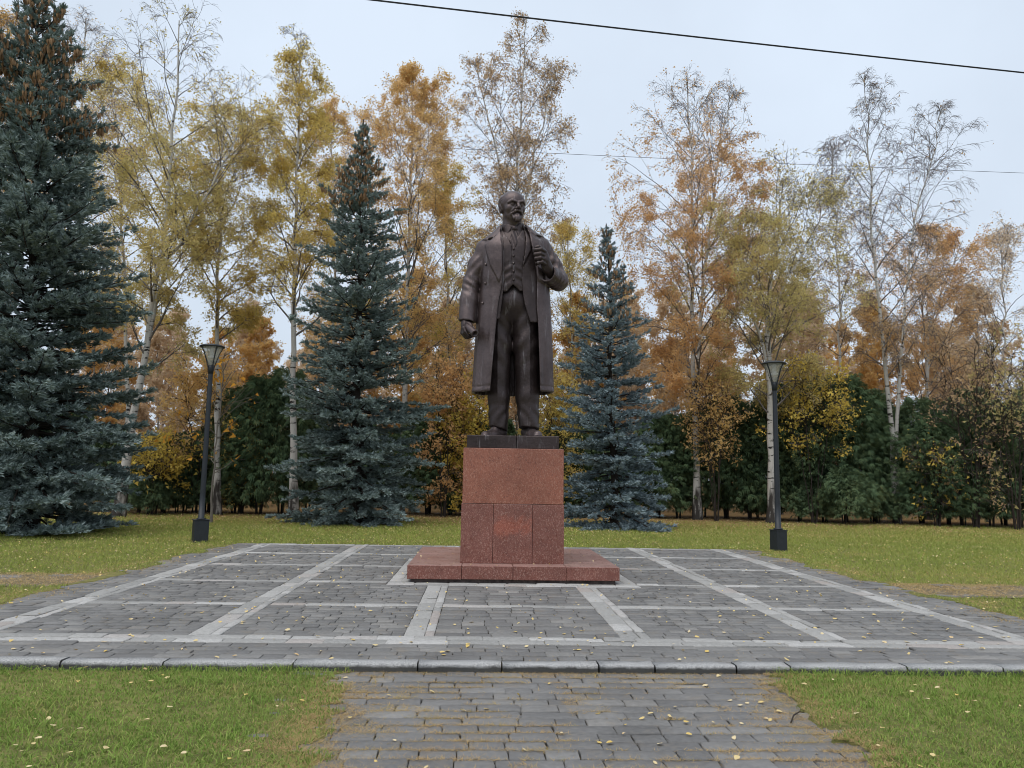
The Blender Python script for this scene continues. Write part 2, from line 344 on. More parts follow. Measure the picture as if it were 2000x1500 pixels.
# ------------------------------------------------------------------ stones
def stone_template(seed, mat, ch=.03, rough=.05):
    """unit sett: top at z=0, chamfered and a little uneven; 9 top quads"""
    r = np.random.default_rng(seed)
    a = .5; b = .5 - ch
    ring0 = [(-a, -a), (a, -a), (a, a), (-a, a)]
    V = []
    def ringpts(h, z, j):
        pts = []
        for s in range(4):
            x0, y0 = [(-h, -h), (h, -h), (h, h), (-h, h)][s]; x1, y1 = [(h, -h), (h, h), (-h, h), (-h, -h)][s]
            for t in (0, .5):
                pts.append((x0 + (x1 - x0) * t + r.normal(0, j), y0 + (y1 - y0) * t + r.normal(0, j), z + r.normal(0, rough * .5 if z > -.5 else 0)))
        return pts
    V += ringpts(a, -1., .0); V += [(x, y, -.15) for x, y, _ in ringpts(a, -.3, .012)]; V += ringpts(b, -.02, .018)
    V.append((0, 0, r.normal(.04, rough)))
    Fq = []
    for k in (0, 8):
        for i in range(8): Fq.append([k + i, k + (i + 1) % 8, k + 8 + (i + 1) % 8, k + 8 + i])
    Ft = [[16 + i, 16 + (i + 1) % 8, 24] for i in range(8)]
    return np.array(V), np.array(Fq), np.array(Ft)
TV = [stone_template(s, None) for s in range(14)]
TP = [stone_template(s + 50, None, .03, .02) for s in range(8)]
TM = [mesh('paving_stone', v, [q, t], M['paving']) for v, q, t in TV]
TPM = [mesh('pale_slab', v, [q, t], M['pale']) for v, q, t in TP]
def fill(x0, x1, y0, y1, row, lmin, lmax, along='x', ragged=0):
    """rectangle -> list of (cx,cy,sx,sy) setts in running bond"""
    out = []
    if along == 'y':
        for cx, cy, sx, sy in fill(y0, y1, x0, x1, row, lmin, lmax): out.append((cy, cx, sy, sx))
        return out
    n = max(1, round((y1 - y0) / row)); h = (y1 - y0) / n
    for i in range(n):
        x = x0 - (rng.uniform(0, .14) if ragged else 0)
        while x < x1 - 1e-4:
            l = rng.uniform(lmin, lmax)
            if x1 - (x + l) < lmin * .8: l = x1 - x
            out.append((x + l / 2, y0 + (i + .5) * h, l, h)); x += l
    return out
def lay(stones, parent, name, tmeshes, tgeo, mat, ztop, gap, thick, key, nmax=300, stuffname='paving_field', jit=.0035):
    stones = sorted(stones, key=key)
    for i, (cx, cy, sx, sy) in enumerate(stones[:nmax]):
        o = link(name, tmeshes[rng.integers(len(tmeshes))], parent, (cx, cy, ztop + rng.normal(0, jit)),
                 (rng.normal(0, .012), rng.normal(0, .006), rng.normal(0, .008)), (sx - gap, sy - gap, thick))
    rest = stones[nmax:]
    if rest:
        vs, fq, ft, n = [], [], [], 0
        for cx, cy, sx, sy in rest:
            v, q, t = tgeo[rng.integers(len(tgeo))]
            a = rng.normal(0, .008); tx, ty = rng.normal(0, .012), rng.normal(0, .006)
            x = v[:, 0] * (sx - gap); y = v[:, 1] * (sy - gap); z = v[:, 2] * thick + ztop + rng.normal(0, jit) + x * ty + y * tx
            vs.append(np.stack([cx + x - a * y, cy + y + a * x, z], -1)); fq.append(q + n); ft.append(t + n); n += len(v)
        o = link(stuffname, mesh(stuffname, np.concatenate(vs), [np.concatenate(fq), np.concatenate(ft)], mat), parent)
        tag(o, kind='stuff')
near = lambda s: (s[1] ** 2 + (s[0] - .3) ** 2 * .6)

# plaza bed and its setts
bw, tw, fw = .145, .09, .165
bands, fields = [], []
FY0, FY1 = YG[0] - fw, YG[0] + fw                                   # front double band
bands += fill(PX0 + .7, PX1 - .7, FY0, YG[0], fw, .34, .62) + fill(PX0 + .7, PX1 - .7, YG[0], FY1, fw, .3, .5)
RX0, RX1, RY0, RY1 = -1.27, 2.34, 11.10, 14.75                    # pale ring round the plinth
PLX0, PLX1, PLY0, PLY1 = -1.005, 2.085, 11.37, 14.40
bands += fill(RX0, RX1, RY0, PLY0 + .09, .18, .3, .5) + fill(RX0, RX1, PLY1 - .09, RY1, .2, .3, .5)
bands += fill(RX0, PLX0 + .09, PLY0 + .09, PLY1 - .09, .175, .3, .5, 'y') + fill(PLX1 - .09, RX1, PLY0 + .09, PLY1 - .09, .175, .3, .5, 'y')
for i, gx_ in enumerate(XG):                                         # long bands run through, two stones wide
    segs = [(FY1, PY1)] if i not in (2, 3) else [(FY1, RY0), (RY1, PY1)]
    for a, b in segs:
        wl = bw * (1.15 if i in (2,) else .95)
        bands += fill(gx_ - bw, gx_ + .05, a, b, bw + .05, .28, .6, 'y') + fill(gx_ + .05, gx_ + bw, a, b, bw - .05, .2, .5, 'y')
xe = [PX0] + XG + [PX1]
cells_y = [(FY1, YG[1] - tw)] + [(YG[k] + tw, YG[k + 1] - tw) for k in range(1, 5)] + [(YG[5] + tw, PY1)]
for i in range(5):                                                   # cross bands between the long ones
    x0, x1 = XG[i] + bw, XG[i + 1] - bw
    for k in range(1, 6):
        spans = [(x0, x1)]
        if RY0 - .05 < YG[k] < RY1 + .05:
            if i == 2: continue
            if i == 1: spans = [(x0, RX0)]
            if i == 3: spans = [(RX1, x1)]
        for a, b in spans: bands += fill(a, b, YG[k] - tw, YG[k] + tw, 2 * tw, .3, .6)
def cut(x0, x1, y0, y1):
    """rect minus the plinth ring"""
    if x1 <= RX0 or x0 >= RX1 or y1 <= RY0 or y0 >= RY1: return [(x0, x1, y0, y1)]
    o = []
    if y0 < RY0: o.append((x0, x1, y0, RY0))
    if y1 > RY1: o.append((x0, x1, RY1, y1))
    a, b = max(y0, RY0), min(y1, RY1)
    if x0 < RX0: o.append((x0, RX0, a, b))
    if x1 > RX1: o.append((RX1, x1, a, b))
    return [r for r in o if r[1] - r[0] > .05 and r[3] - r[2] > .05]
for i in range(5):
    for k, (y0, y1) in enumerate(cells_y):
        for r in cut(XG[i] + bw, XG[i + 1] - bw, y0, y1):
            if i == 2 and k in (0, 1): fields += fill(*r, .2, .22, .30)
            else: fields += fill(*r, .142, .14, .30)
fields += fill(PX0, XG[0] - bw, FY1, PY1, .142, .17, .36) + fill(XG[5] + bw, PX1, FY1, PY1, .142, .17, .36)
fields += fill(PX0, PX1, PY0 + .165, FY0, .142, .18, .40)
fields += fill(PX0, PX0 + .7, FY0, FY1, .142, .18, .36) + fill(PX1 - .7, PX1, FY0, FY1, .142, .18, .36)
pv, pf = box(PX0 - .02, PX1 + .02, PY0 + .14, PY1 + .02, -.13, -.022)
plaza = tag(link('plaza', mesh('plaza', pv, pf, M['soil'])), 'square of dark setts divided by pale granite bands', 'plaza', kind='structure')
lay(fields, plaza, 'paving_stone', TM, TV, M['paving'], 0, .007, .05, near)
lay(bands, plaza, 'pale_slab', TPM, TP, M['pale'], .003, .006, .05, near, stuffname='pale_slab_field')

# near path
PTX0, PTX1 = -1.38, 2.66
pv, pf = box(PTX0 - .5, PTX1 + .5, -3, PY0 + .02, PATH_Z - .09, PATH_Z - .022)
path = tag(link('path', mesh('path', pv, pf, M['soil'])), 'sett path leading up to the kerb of the square', 'path', kind='structure')
ps = fill(PTX0, PTX1, 2.6, PY0, .150, .18, .40, ragged=1)
lay(ps, path, 'paving_stone', TM, TV, M['paving'], PATH_Z, .008, .05, lambda s: -s[1], stuffname='paving_field', jit=.003)

# side paths, half buried
for si, (x0, x1) in enumerate(((PX0 - 3.4, PX0), (PX1, PX1 + 2.4))):
    y0, y1 = SIDE[si]
    n = 14; xs = np.linspace(x0, x1, n); ys = np.linspace(y0, y1, 7)
    A, B = np.meshgrid(xs, ys, indexing='ij')
    V = np.stack([A, B, -.026 + (fbm(A * 2, B * 2, 5) - .5) * .02], -1).reshape(-1, 3)
    I = np.arange(n * 7).reshape(n, 7); q = np.stack([I[:-1, :-1], I[1:, :-1], I[1:, 1:], I[:-1, 1:]], -1).reshape(-1, 4)
    sp = tag(link('side_path', mesh('side_path', V, q, M['dirt'], True)), 'worn dirt and sett path leaving the square on its %s side' % ('left', 'right')[si], 'path', kind='structure')
    st = fill(x0, x1, y0 + .1, y1 - .1, .15, .2, .36)
    st = [s for s in st if fbm(s[0] * .8 + 9, s[1] * 1.5, 4) > .50]
    lay(st, sp, 'paving_stone', TM, TV, M['paving'], -.014, .012, .04, near, jit=.006)

# kerb of single stones
kerb = tag(empty('kerb', (0, PY0, 0)), 'low rough granite kerb between the path and the square', 'kerb', kind='structure')
jx = [G(p, 1296)[0] for p in (816, 980, 1168, 1276, 1432, 1535)]
while jx[-1] < PX1 + .1: jx.append(jx[-1] + rng.uniform(.75, 1.05))
while jx[0] > PX0 - .1: jx.insert(0, jx[0] - rng.uniform(.75, 1.05))
for a, b in zip(jx[:-1], jx[1:]):
    n = 5; prof = [(.155, -.15), (.155, -.003), (.022, 0), (.008, -.005), (.001, -.02), (0, -.15)]
    V = []
    xs = np.linspace(a + .006, b - .006, n) - (a + b) / 2
    dz = rng.normal(0, .004)
    for x in xs:
        for y, z in prof: V.append((x, y + rng.normal(0, .0035), z + dz + (rng.normal(0, .003) if z > -.1 else 0)))
    k = len(prof)
    f = [[i * k + j, (i + 1) * k + j, (i + 1) * k + j + 1, i * k + j + 1] for i in range(n - 1) for j in range(k - 1)]
    V = np.array(V); f = np.array(f)[:, ::-1]
    caps = [np.array([list(range(k))]), np.array([list(range((n - 1) * k, n * k))[::-1]])]
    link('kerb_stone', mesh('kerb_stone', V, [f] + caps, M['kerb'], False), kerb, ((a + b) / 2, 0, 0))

# ------------------------------------------------------------------ pedestal
ped = tag(empty('pedestal', ((PED_X0 + PED_X1) / 2, 12.6, 0)), 'red granite pedestal on a broad stepped plinth under the bronze statue', 'pedestal')
pcx, pcy = (PED_X0 + PED_X1) / 2, 12.6
PED_Y1, PZ0, PZ1 = 13.45, .248, 1.965
def slab(name, x0, x1, y0, y1, z0, z1, mat, c=.006, par=ped):
    me = cbox(x0 - pcx, x1 - pcx, y0 - pcy, y1 - pcy, z0, z1, c); me.materials.append(mat); me.name = name
    return link(name, me, par)
g = .0022
slab('footing', PLX0 + .055, PLX1 - .055, PLY0 + .06, PLY1 - .06, -.08, .05, M['footing'])
joints = [PLX0] + [P(p, 1118, PLY0)[0] for p in (901.5, 1002, 1106)] + [PLX1]
ys = [PLY0, PLY0 + .62, 13.1, PLY1]
for i in range(4):
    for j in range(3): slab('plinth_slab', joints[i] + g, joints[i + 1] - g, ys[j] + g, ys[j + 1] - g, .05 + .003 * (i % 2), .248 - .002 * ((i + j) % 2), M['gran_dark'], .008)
zj = 1.128
jx2 = [PED_X0, P(963, 1040, PED_Y)[0], P(1040, 1040, PED_Y)[0], PED_X1]
core = slab('core', PED_X0 + .05, PED_X1 - .05, PED_Y + .05, PED_Y1 - .05, .2, PZ1 - .03, M['footing'])
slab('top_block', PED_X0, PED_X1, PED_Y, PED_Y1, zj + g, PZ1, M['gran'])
for i in range(3):
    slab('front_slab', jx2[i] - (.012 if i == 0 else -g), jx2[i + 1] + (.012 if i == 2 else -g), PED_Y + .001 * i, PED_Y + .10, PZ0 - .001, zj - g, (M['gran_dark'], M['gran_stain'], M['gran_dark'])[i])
ym = (PED_Y + .10 + PED_Y1) / 2
for k, (a, b) in enumerate(((PED_Y + .10, ym), (ym, PED_Y1))):
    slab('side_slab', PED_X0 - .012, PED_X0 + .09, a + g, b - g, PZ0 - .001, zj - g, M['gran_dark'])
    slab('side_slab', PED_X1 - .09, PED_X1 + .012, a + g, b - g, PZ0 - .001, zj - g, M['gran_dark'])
for i in range(2):
    xa, xb = ((PED_X0 + .09, pcx), (pcx, PED_X1 - .09))[i]
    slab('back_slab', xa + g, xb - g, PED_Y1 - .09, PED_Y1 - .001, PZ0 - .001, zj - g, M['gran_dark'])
# dark cap under the statue's feet
CZ0, CZ1 = PZ1 + .002, 2.165
cx0, cxm, cx1 = P(912, 862, 11.78)[0], P(1009, 862, 11.78)[0], P(1092, 862, 11.78)[0]
slab('cap_block', cx0, cxm - .002, 11.78, 13.35, CZ0, CZ1, M['bronze_dark'], .01)
slab('cap_block', cxm + .002, cx1, 11.782, 13.352, CZ0, CZ1 + .002, M['bronze_dark'], .01)

# ------------------------------------------------------------------ statue, sculpted from distance fields in photo-pixel units
SY0 = 12.30; SU = SY0 / F * 1.005
_base = P(1003, 853, SY0)
SZB = 853.0 + (_base[2] - CZ1) / SU
def st_world(V):
    px = 1003 + V[:, 0]; py = SZB - V[:, 2] * (SZB - 378.) / 472.
    d = np.stack([(px - 1000) / F, -(py - 750) / F, -np.ones(len(V))], -1) @ CM.T
    W = CC + d * (SY0 / d[:, 1:2]); W[:, 1] += V[:, 1] * SU
    return W
def nets(D, org, h):
    nx, ny, nz_ = D.shape; s = D < 0
    c = s[:-1, :-1, :-1].astype(np.int8)
    tot = sum(s[i:nx - 1 + i, j:ny - 1 + j, k:nz_ - 1 + k].astype(np.int8) for i in (0, 1) for j in (0, 1) for k in (0, 1))
    act = np.argwhere((tot > 0) & (tot < 8))
    idx = -np.ones((nx - 1, ny - 1, nz_ - 1), np.int32); idx[act[:, 0], act[:, 1], act[:, 2]] = np.arange(len(act))
    cor = np.array([[i, j, k] for i in (0, 1) for j in (0, 1) for k in (0, 1)])
    val = np.stack([D[act[:, 0] + a, act[:, 1] + b, act[:, 2] + e] for a, b, e in cor], 1)
    acc = np.zeros((len(act), 3)); cnt = np.zeros((len(act), 1))
    for p in range(8):
        for q in range(p + 1, 8):
            if np.abs(cor[p] - cor[q]).sum() != 1: continue
            a, b = val[:, p], val[:, q]; mk = (a < 0) != (b < 0)
            t = np.where(mk, a / np.where(mk, a - b, 1), 0)[:, None]
            acc += np.where(mk[:, None], cor[p] + t * (cor[q] - cor[p]), 0); cnt += mk[:, None]
    V = (act + acc / np.maximum(cnt, 1)) * h + org
    Fs = []
    for ax in range(3):
        o1, o2 = [(1, 2), (2, 0), (0, 1)][ax]
        sl0 = [slice(None)] * 3; sl1 = [slice(None)] * 3; sl0[ax] = slice(0, -1); sl1[ax] = slice(1, None)
        a, b = s[tuple(sl0)], s[tuple(sl1)]
        e = np.argwhere(a != b)
        ok = (e[:, o1] > 0) & (e[:, o2] > 0) & (e[:, o1] < D.shape[o1] - 1) & (e[:, o2] < D.shape[o2] - 1); e = e[ok]
        if not len(e): continue
        fl = a[e[:, 0], e[:, 1], e[:, 2]]
        def cell(d1, d2):
            q = e.copy(); q[:, o1] += d1; q[:, o2] += d2; return idx[q[:, 0], q[:, 1], q[:, 2]]
        Q = np.stack([cell(-1, -1), cell(0, -1), cell(0, 0), cell(-1, 0)], 1)
        Q[~fl] = Q[~fl][:, ::-1]; Fs.append(Q)
    return V, np.concatenate(Fs)
class Grid:
    def __init__(s, lo, hi, h):
        s.o = np.array(lo, float); s.h = h
        ax = [np.arange(lo[i], hi[i] + h, h, dtype=np.float32) for i in range(3)]
        s.x, s.y, s.z = np.meshgrid(*ax, indexing='ij')
    def mesh(s, D): return nets(D, s.o, s.h)
def smin(a, b, k):
    h_ = np.clip(.5 + .5 * (b - a) / k, 0, 1); return b + (a - b) * h_ - k * h_ * (1 - h_)
def smax(a, b, k): return -smin(-a, -b, k)
def ell(g, c, r):
    x, y, z = (g[0] - c[0]) / r[0], (g[1] - c[1]) / r[1], (g[2] - c[2]) / r[2]
    q = np.sqrt(x * x + y * y + z * z) + 1e-6
    return (q - 1) * np.sqrt(((g[0] - c[0]) ** 2 + (g[1] - c[1]) ** 2 + (g[2] - c[2]) ** 2)) / q
def cap(g, a, b, ra, rb):
    a = np.array(a, float); b = np.array(b, float); d = b - a
    t = np.clip(((g[0] - a[0]) * d[0] + (g[1] - a[1]) * d[1] + (g[2] - a[2]) * d[2]) / (d @ d), 0, 1)
    return np.sqrt((g[0] - a[0] - t * d[0]) ** 2 + (g[1] - a[1] - t * d[1]) ** 2 + (g[2] - a[2] - t * d[2]) ** 2) - (ra + (rb - ra) * t)
def chain(g, pts, k=3.):
    D = None
    for p, q in zip(pts[:-1], pts[1:]):
        c = cap(g, p[:3], q[:3], p[3], q[3]); D = c if D is None else smin(D, c, k)
    return D
def poly(x, z, pts):
    """signed distance to a polygon in the x-z plane"""
    pts = np.array(pts, float); d = None; sg = np.ones(x.shape, np.float32)
    for i in range(len(pts)):
        a, b = pts[i], pts[i - 1]; e = b - a
        wx, wz = x - a[0], z - a[1]; t = np.clip((wx * e[0] + wz * e[1]) / (e @ e), 0, 1)
        dd = (wx - e[0] * t) ** 2 + (wz - e[1] * t) ** 2; d = dd if d is None else np.minimum(d, dd)
        c1 = z >= a[1]; c2 = z < b[1]; c3 = e[0] * wz > e[1] * wx
        sg = np.where((c1 & c2 & c3) | (~c1 & ~c2 & ~c3), -sg, sg)
    return sg * np.sqrt(d)
def tab(z, T, j):
    T = np.array(T, float); o = np.argsort(T[:, 0]); q = np.arange(T[:, 0].min() - 30, T[:, 0].max() + 31)
    v = np.interp(q, T[o, 0], T[o, j]); k = np.exp(-(np.arange(-18, 19) / 6.) ** 2 / 2); v = np.convolve(np.pad(v, 18, 'edge'), k / k.sum(), 'valid')
    return np.interp(z, q, v).astype(np.float32)
def gencyl(g, T, n=2.5):
    cx, a, b = tab(g[2], T, 1), tab(g[2], T, 2), tab(g[2], T, 3)
    x, y = g[0] - cx, g[1]
    r = ((np.abs(x) / a) ** n + (np.abs(y) / b) ** n) ** (1 / n) + 1e-5
    return np.hypot(x, y) * (1 - 1 / r)
ZA = lambda x, y: (860 + x / 5.77 - 1003, 850 - (360 + y / 5.77))
ZH = lambda x, y: (940 + x / 12.5 - 1003, 850 - (360 + y / 12.5))
COAT = [(60, -2, 80, 48), (84, -2, 79, 47), (175, 0, 75.5, 45), (232, 1.5, 72.5, 43), (285, 2.5, 68, 42), (330, 1, 65, 44), (365, 0, 61, 43), (382, 0, 50, 37), (398, -1, 33, 28), (412, -1, 25, 23), (430, -1, 24, 22)]
XL = [(403, -27), (386, -26), (360, -24), (334, -22), (308, -22), (290, -23), (250, -31), (175, -38), (86, -46), (60, -48)]
XR = [(403, 21), (393, 27), (369, 32), (343, 36), (317, 41), (294, 43), (250, 42), (213, 45), (157, 47), (86, 49), (60, 50)]
def coat_d(g):
    d = gencyl(g, COAT)
    sh = np.minimum(cap(g, (-14, 3, 392), (-55, 2, 363), 17, 20), cap(g, (12, 3, 393), (53, 2, 367), 17, 20))
    d = smin(d, sh, 14)
    ang = np.arctan2(g[1], g[0]); am = np.clip((300 - g[2]) / 200, 0, 1)
    f = 4.2 * (.5 - np.abs(np.sin(4.5 * ang + .65 + .003 * g[2]))) + 2.6 * (.5 - np.abs(np.sin(8.5 * ang - .35 - .004 * g[2]))) + .7 * np.sin(29 * ang + .012 * g[2])
    cr = .55 * np.sin(.16 * g[2] + .11 * g[0] + 1.2 * np.sin(.05 * g[0])) * np.exp(-((g[2] - 300) / 45) ** 2)
    hem = -.6 * np.exp(-((g[2] - 89) / 3.2) ** 2) + .8 * np.exp(-((g[2] - 95.5) / 1.6) ** 2)
    return d - f * am + cr + hem
stat = tag(empty('statue', (P(1003, 853, SY0)[0], SY0, CZ1)), 'dark bronze statue of a bearded bald man in a long open overcoat', 'statue')
S0 = np.array(stat.location)
def st_part(name, V, f, mat, par=stat):
    me = mesh(name, st_world(V) - S0, f, M[mat], True); return link(name, me, par)

# --- overcoat with sleeves
g_ = Grid((-118, -66, 78), (114, 62, 416), 1.7); g = (g_.x, g_.y, g_.z)
dB = coat_d(g)
sh = np.maximum(dB, -(dB + 5.))
xl, xr = tab(g[2], XL, 1), tab(g[2], XR, 1)
opening = np.maximum(np.maximum(xl - g[0], g[0] - xr), g[1] - 6)
D = smax(sh, -opening, 2.)
D = np.maximum(D, 84 + .02 * np.abs(g[0]) - g[2])
lapL = [ZA(*p) for p in ((672, 560), (620, 632), (500, 712), (515, 800), (560, 960), (655, 1152), (684, 1060), (692, 960), (690, 800))]
colL = [ZA(*p) for p in ((690, 478), (664, 590), (590, 652), (520, 662), (470, 640), (560, 590), (640, 520))]
lapR = [ZA(*p) for p in ((985, 560), (1050, 660), (1150, 660), (1145, 780), (1110, 840), (1060, 880), (1030, 850), (1005, 700))]
colR = [ZA(*p) for p in ((930, 478), (985, 545), (1060, 615), (1135, 610), (1170, 600), (1080, 560), (990, 500))]
lapR2 = [ZA(*p) for p in ((1075, 960), (1135, 990), (1150, 1100), (1095, 1140), (1075, 1080))]
pock = [ZA(*p) for p in ((1143, 818), (1222, 800), (1222, 822), (1146, 842))]
for pl, hi in ((lapL, 2.6), (colL, 1.8), (lapR, 2.6), (colR, 1.8), (lapR2, 2.4), (pock, 1.2)):
    pd = poly(g[0], g[2], pl)
    D = smin(D, smax(np.maximum(pd, g[1]), np.abs(dB - hi / 2) - hi / 2 - .6, .5), .3)
for nt in (((527, 652), (600, 646), (566, 676)), ((1062, 608), (1132, 606), (1112, 630), (1085, 620))):
    pd = poly(g[0], g[2], [ZA(*p) for p in nt]); D = np.maximum(D, -np.maximum(np.maximum(pd, g[1]), np.abs(dB - 2) - 4))
D = smax(D, g[2] - (407 - .05 * g[1]), 1.)
# sleeves
wr = .8 * np.sin(.42 * g[2] + .3 * g[0]) * np.exp(-((g[2] - 292) / 16) ** 2) + .7 * np.sin(.3 * g[2] - .25 * g[0] + .15 * g[1]) * np.exp(-((g[2] - 330) / 26) ** 2)
armL = chain(g, [(-52, 2, 364, 20), (-69, 3, 332, 19.5), (-82, 2, 298, 17), (-87, -4, 265, 17.3), (-91, -12, 215, 17.3)], 6) + wr * 1.1
armL = np.maximum(armL, (222 - .12 * (g[0] + 91)) - g[2])
armL = np.maximum(armL, -np.maximum(cap(g, (-89, -8, 240), (-92, -14, 200), 13.5, 14), g[2] - 234))
fd = np.array([-25, -38, 6.]); fd /= np.linalg.norm(fd)
al = (g[0] - 88) * fd[0] + (g[1] + 2) * fd[1] + (g[2] - 302) * fd[2]
wr2 = 1.5 * np.sin(.55 * al + .16 * g[2]) * np.exp(-((al - 14) / 16) ** 2) + .8 * np.sin(.3 * g[2] + .2 * g[1]) * np.exp(-((g[2] - 335) / 20) ** 2)
armR = smin(chain(g, [(50, 2, 368, 20), (74, 4, 332, 19.5), (88, -2, 302, 18.5)], 6), cap(g, (88, -2, 302), (58, -47, 309), 18.6, 16.8) , 3) + wr2
armR = np.maximum(armR, al - 46)
armR = np.maximum(armR, -np.maximum(cap(g, (75, -22, 305), (50, -60, 311), 13.2, 13.4), 38 - al))
D = smin(D, armL, 3.5); D = smin(D, armR, 3.5)
# keep the chest clear where sleeves blend in
st_part('overcoat', *g_.mesh(D), 'bronze')

# --- jacket under it
JXL = [(403, -23), (386, -22), (334, -19), (308, -19), (273, -21), (216, -29), (200, -30)]
JXR = [(403, 17), (386, 22), (369, 27), (352, 27), (320, 15), (295, 14), (275, 15.5), (250, 19), (217, 30), (200, 33)]
g_ = Grid((-60, -48, 210), (60, 20, 412), 1.6); g = (g_.x, g_.y, g_.z)
dJ = coat_d(g) + 5.6
D = np.maximum(dJ, -(dJ + 3.5))
D = smax(D, -np.maximum(np.maximum(tab(g[2], JXL, 1) - g[0], g[0] - tab(g[2], JXR, 1)), g[1] - 8), 1.2)
D = np.maximum(D, np.where(g[0] > 0, 216, 222) - g[2])
jl = [(20, 392), (27, 369), (26, 350), (14, 322), (20, 340), (17, 372)]
D = smin(D, np.maximum(np.maximum(poly(g[0], g[2], [(19, 398), (34, 372), (32, 352), (15, 318), (20, 350), (22, 375)]), g[1]), np.abs(dJ - 1) - 1.4), .6)
D = np.maximum(D, g[1] - 12)
st_part('jacket', *g_.mesh(D), 'bronze_dark')

# --- waistcoat
VEST = [(255, -1, 50, 34), (285, -1, 50, 36), (320, -1, 51, 37), (360, -1, 50, 36.5), (380, -1, 42, 32), (395, -1, 31, 26), (412, -1, 22, 20)]
def vest_d(g):
    d = gencyl(g, VEST, 2.3)
    return d + .75 * np.sin(.40 * g[2] + .22 * np.abs(g[0] + 1) + .9) * np.exp(-((g[2] - 306) / 26) ** 2) * np.clip(np.abs(g[0] + 1) / 7, .2, 1)
g_ = Grid((-44, -46, 262), (50, 12, 400), 1.3); g = (g_.x, g_.y, g_.z)
dV = vest_d(g)
D = np.maximum(dV, -(dV + 4))
vp = [(-34, 396), (-23, 396), (-4, 361), (15, 394), (48, 394), (48, 285), (15, 275), (11, 275), (-2.5, 287.5), (-14, 275), (-18, 274), (-42, 284)]
D = smax(D, poly(g[0], g[2], vp), 1.2); D = np.maximum(D, g[1] - 6)
D = np.maximum(D, -np.maximum(np.abs(g[0] + 5.2) - .55, np.abs(dV) - 1.3))          # button edge
st_part('waistcoat', *g_.mesh(D), 'bronze_dark')
def surf_y(T, x, z, n):
    Tz = lambda j: float(tab(np.array([z]), T, j)[0]); a, b, c = Tz(2), Tz(3), Tz(1)
    return -b * (1 - (abs(x - c) / a) ** n) ** (1 / n)
bv, bf = lathe([(0, -.9), (1.5, -.75), (2.1, -.1), (2.0, .6), (0, .9)], 12)
def button(x, z, y, r, mat):
    V = np.stack([bv[:, 0], -bv[:, 2], bv[:, 1]], -1) * r / 2.1 + np.array([x, y, z]); st_part('button', V, bf[:, ::-1], mat)
for py in (495.5, 508.8, 523, 538.4, 554): button(-1.6, 850 - py, surf_y(VEST, -1.6, 850 - py, 2.3) - .8, 2.5, 'bronze_dark')
for px, py in ((948.4, 523), (947.5, 558.5), (942.3, 595.7)): button(px - 1003, 850 - py, surf_y(COAT, px - 1003, 850 - py, 2.5) - 1.0, 2.7, 'bronze')

# --- shirt, collar and tie
g_ = Grid((-34, -44, 350), (34, 26, 420), 1.1); g = (g_.x, g_.y, g_.z)
SH = [(340, -1, 48, 33), (360, -1, 47, 33), (380, -1, 39, 29), (392, -1, 27, 24), (400, -1, 21.5, 20.5), (412, -2, 19.5, 19), (430, -3, 18, 18)]
d0 = gencyl(g, SH, 2.2)
D = np.maximum(np.maximum(d0, -(d0 + 4)), g[2] - (410 - .16 * np.abs(g[0]) + .05 * g[1]))
cl_ = gencyl(g, [(340, -2, 24, 27), (385, -2, 23.5, 26), (395, -2, 22.8, 24.5), (405, -2, 21.8, 22), (412, -2, 20.8, 20.5), (420, -2, 20, 20)], 2.1)
for pp in ([ZH(*p) for p in ((480, 985), (560, 1030), (722, 1095), (715, 1190), (640, 1272), (560, 1225), (492, 1165))], [ZH(*p) for p in ((1000, 985), (930, 1030), (862, 1090), (868, 1200), (925, 1300), (985, 1240), (1025, 1170))]):
    D = smin(D, smax(np.maximum(poly(g[0], g[2], pp), g[1] - 2), np.abs(cl_) - 1.3, .6), .5)
kn = ell(g, (0.3, -25.5, 396.5), (5.0, 4.2, 5.5)); D = smin(D, kn, .6)
td = gencyl(g, VEST, 2.3)
tie = smax(poly(g[0], g[2], [(-3, 393), (4, 393), (9, 376), (3, 358), (-4, 355), (-9, 372)]), np.abs(td + 1.2 - 1.2 * np.cos(.5 * g[0] + .15 * g[2])) - 1.9, 1.)
D = smin(D, np.maximum(tie, g[1]), .6)
st_part('shirt', *g_.mesh(D), 'bronze_dark')

# --- head
g_ = Grid((-29, -42, -14), (29, 34, 60), .75); g = (g_.x, g_.y, g_.z); ax_ = np.abs(g[0]); gm = (ax_, g[1], g[2])
cran = ell(g, (0, 4, 34), (23.4, 27.5, 22.8))
D = smin(cran, ell(g, (0, -7, 34), (20, 18, 17)), 6)
D = smin(D, ell(g, (0, -6, 19), (18.6, 18, 20)), 5)
D = smin(D, ell(g, (0, -7, 9.0), (16, 16.5, 11.5)), 5)
D = smin(D, cap(g, (0, -9, 4), (0, -2, -8), 12.5, 14), 5)
D = smin(D, ell(gm, (12, -15.5, 20.5), (6.5, 7, 6)), 6)
D = smin(D, chain(gm, [(16, -19.5, 29.5, 2.2), (10.5, -25.2, 32.2, 2.8), (2.8, -27.0, 29.8, 2.8)], 1.5), 1.8)
D = smax(D, -ell(gm, (8.8, -28.5, 26.4), (6.2, 6.4, 3.6)), 1.8)
D = np.minimum(D, ell(gm, (8.6, -20.8, 26.6), (4.5, 4.2, 4.0)))
D = smin(D, chain(gm, [(13, -20.5, 27.2, 1.0), (9, -24.4, 29, 1.3), (4.6, -22.8, 27.2, 1.0)], 1), .7)
D = smin(D, chain(gm, [(12.5, -20.5, 25.4, .7), (9, -23.0, 24.0, .7), (5.2, -22.2, 25.2, .7)], 1), 1.4)
D = smin(D, chain(g, [(0, -24.5, 30.5, 2.3), (0, -29, 25, 2.7), (0, -32.5, 20.4, 3.5)], 1.5), 1.8)
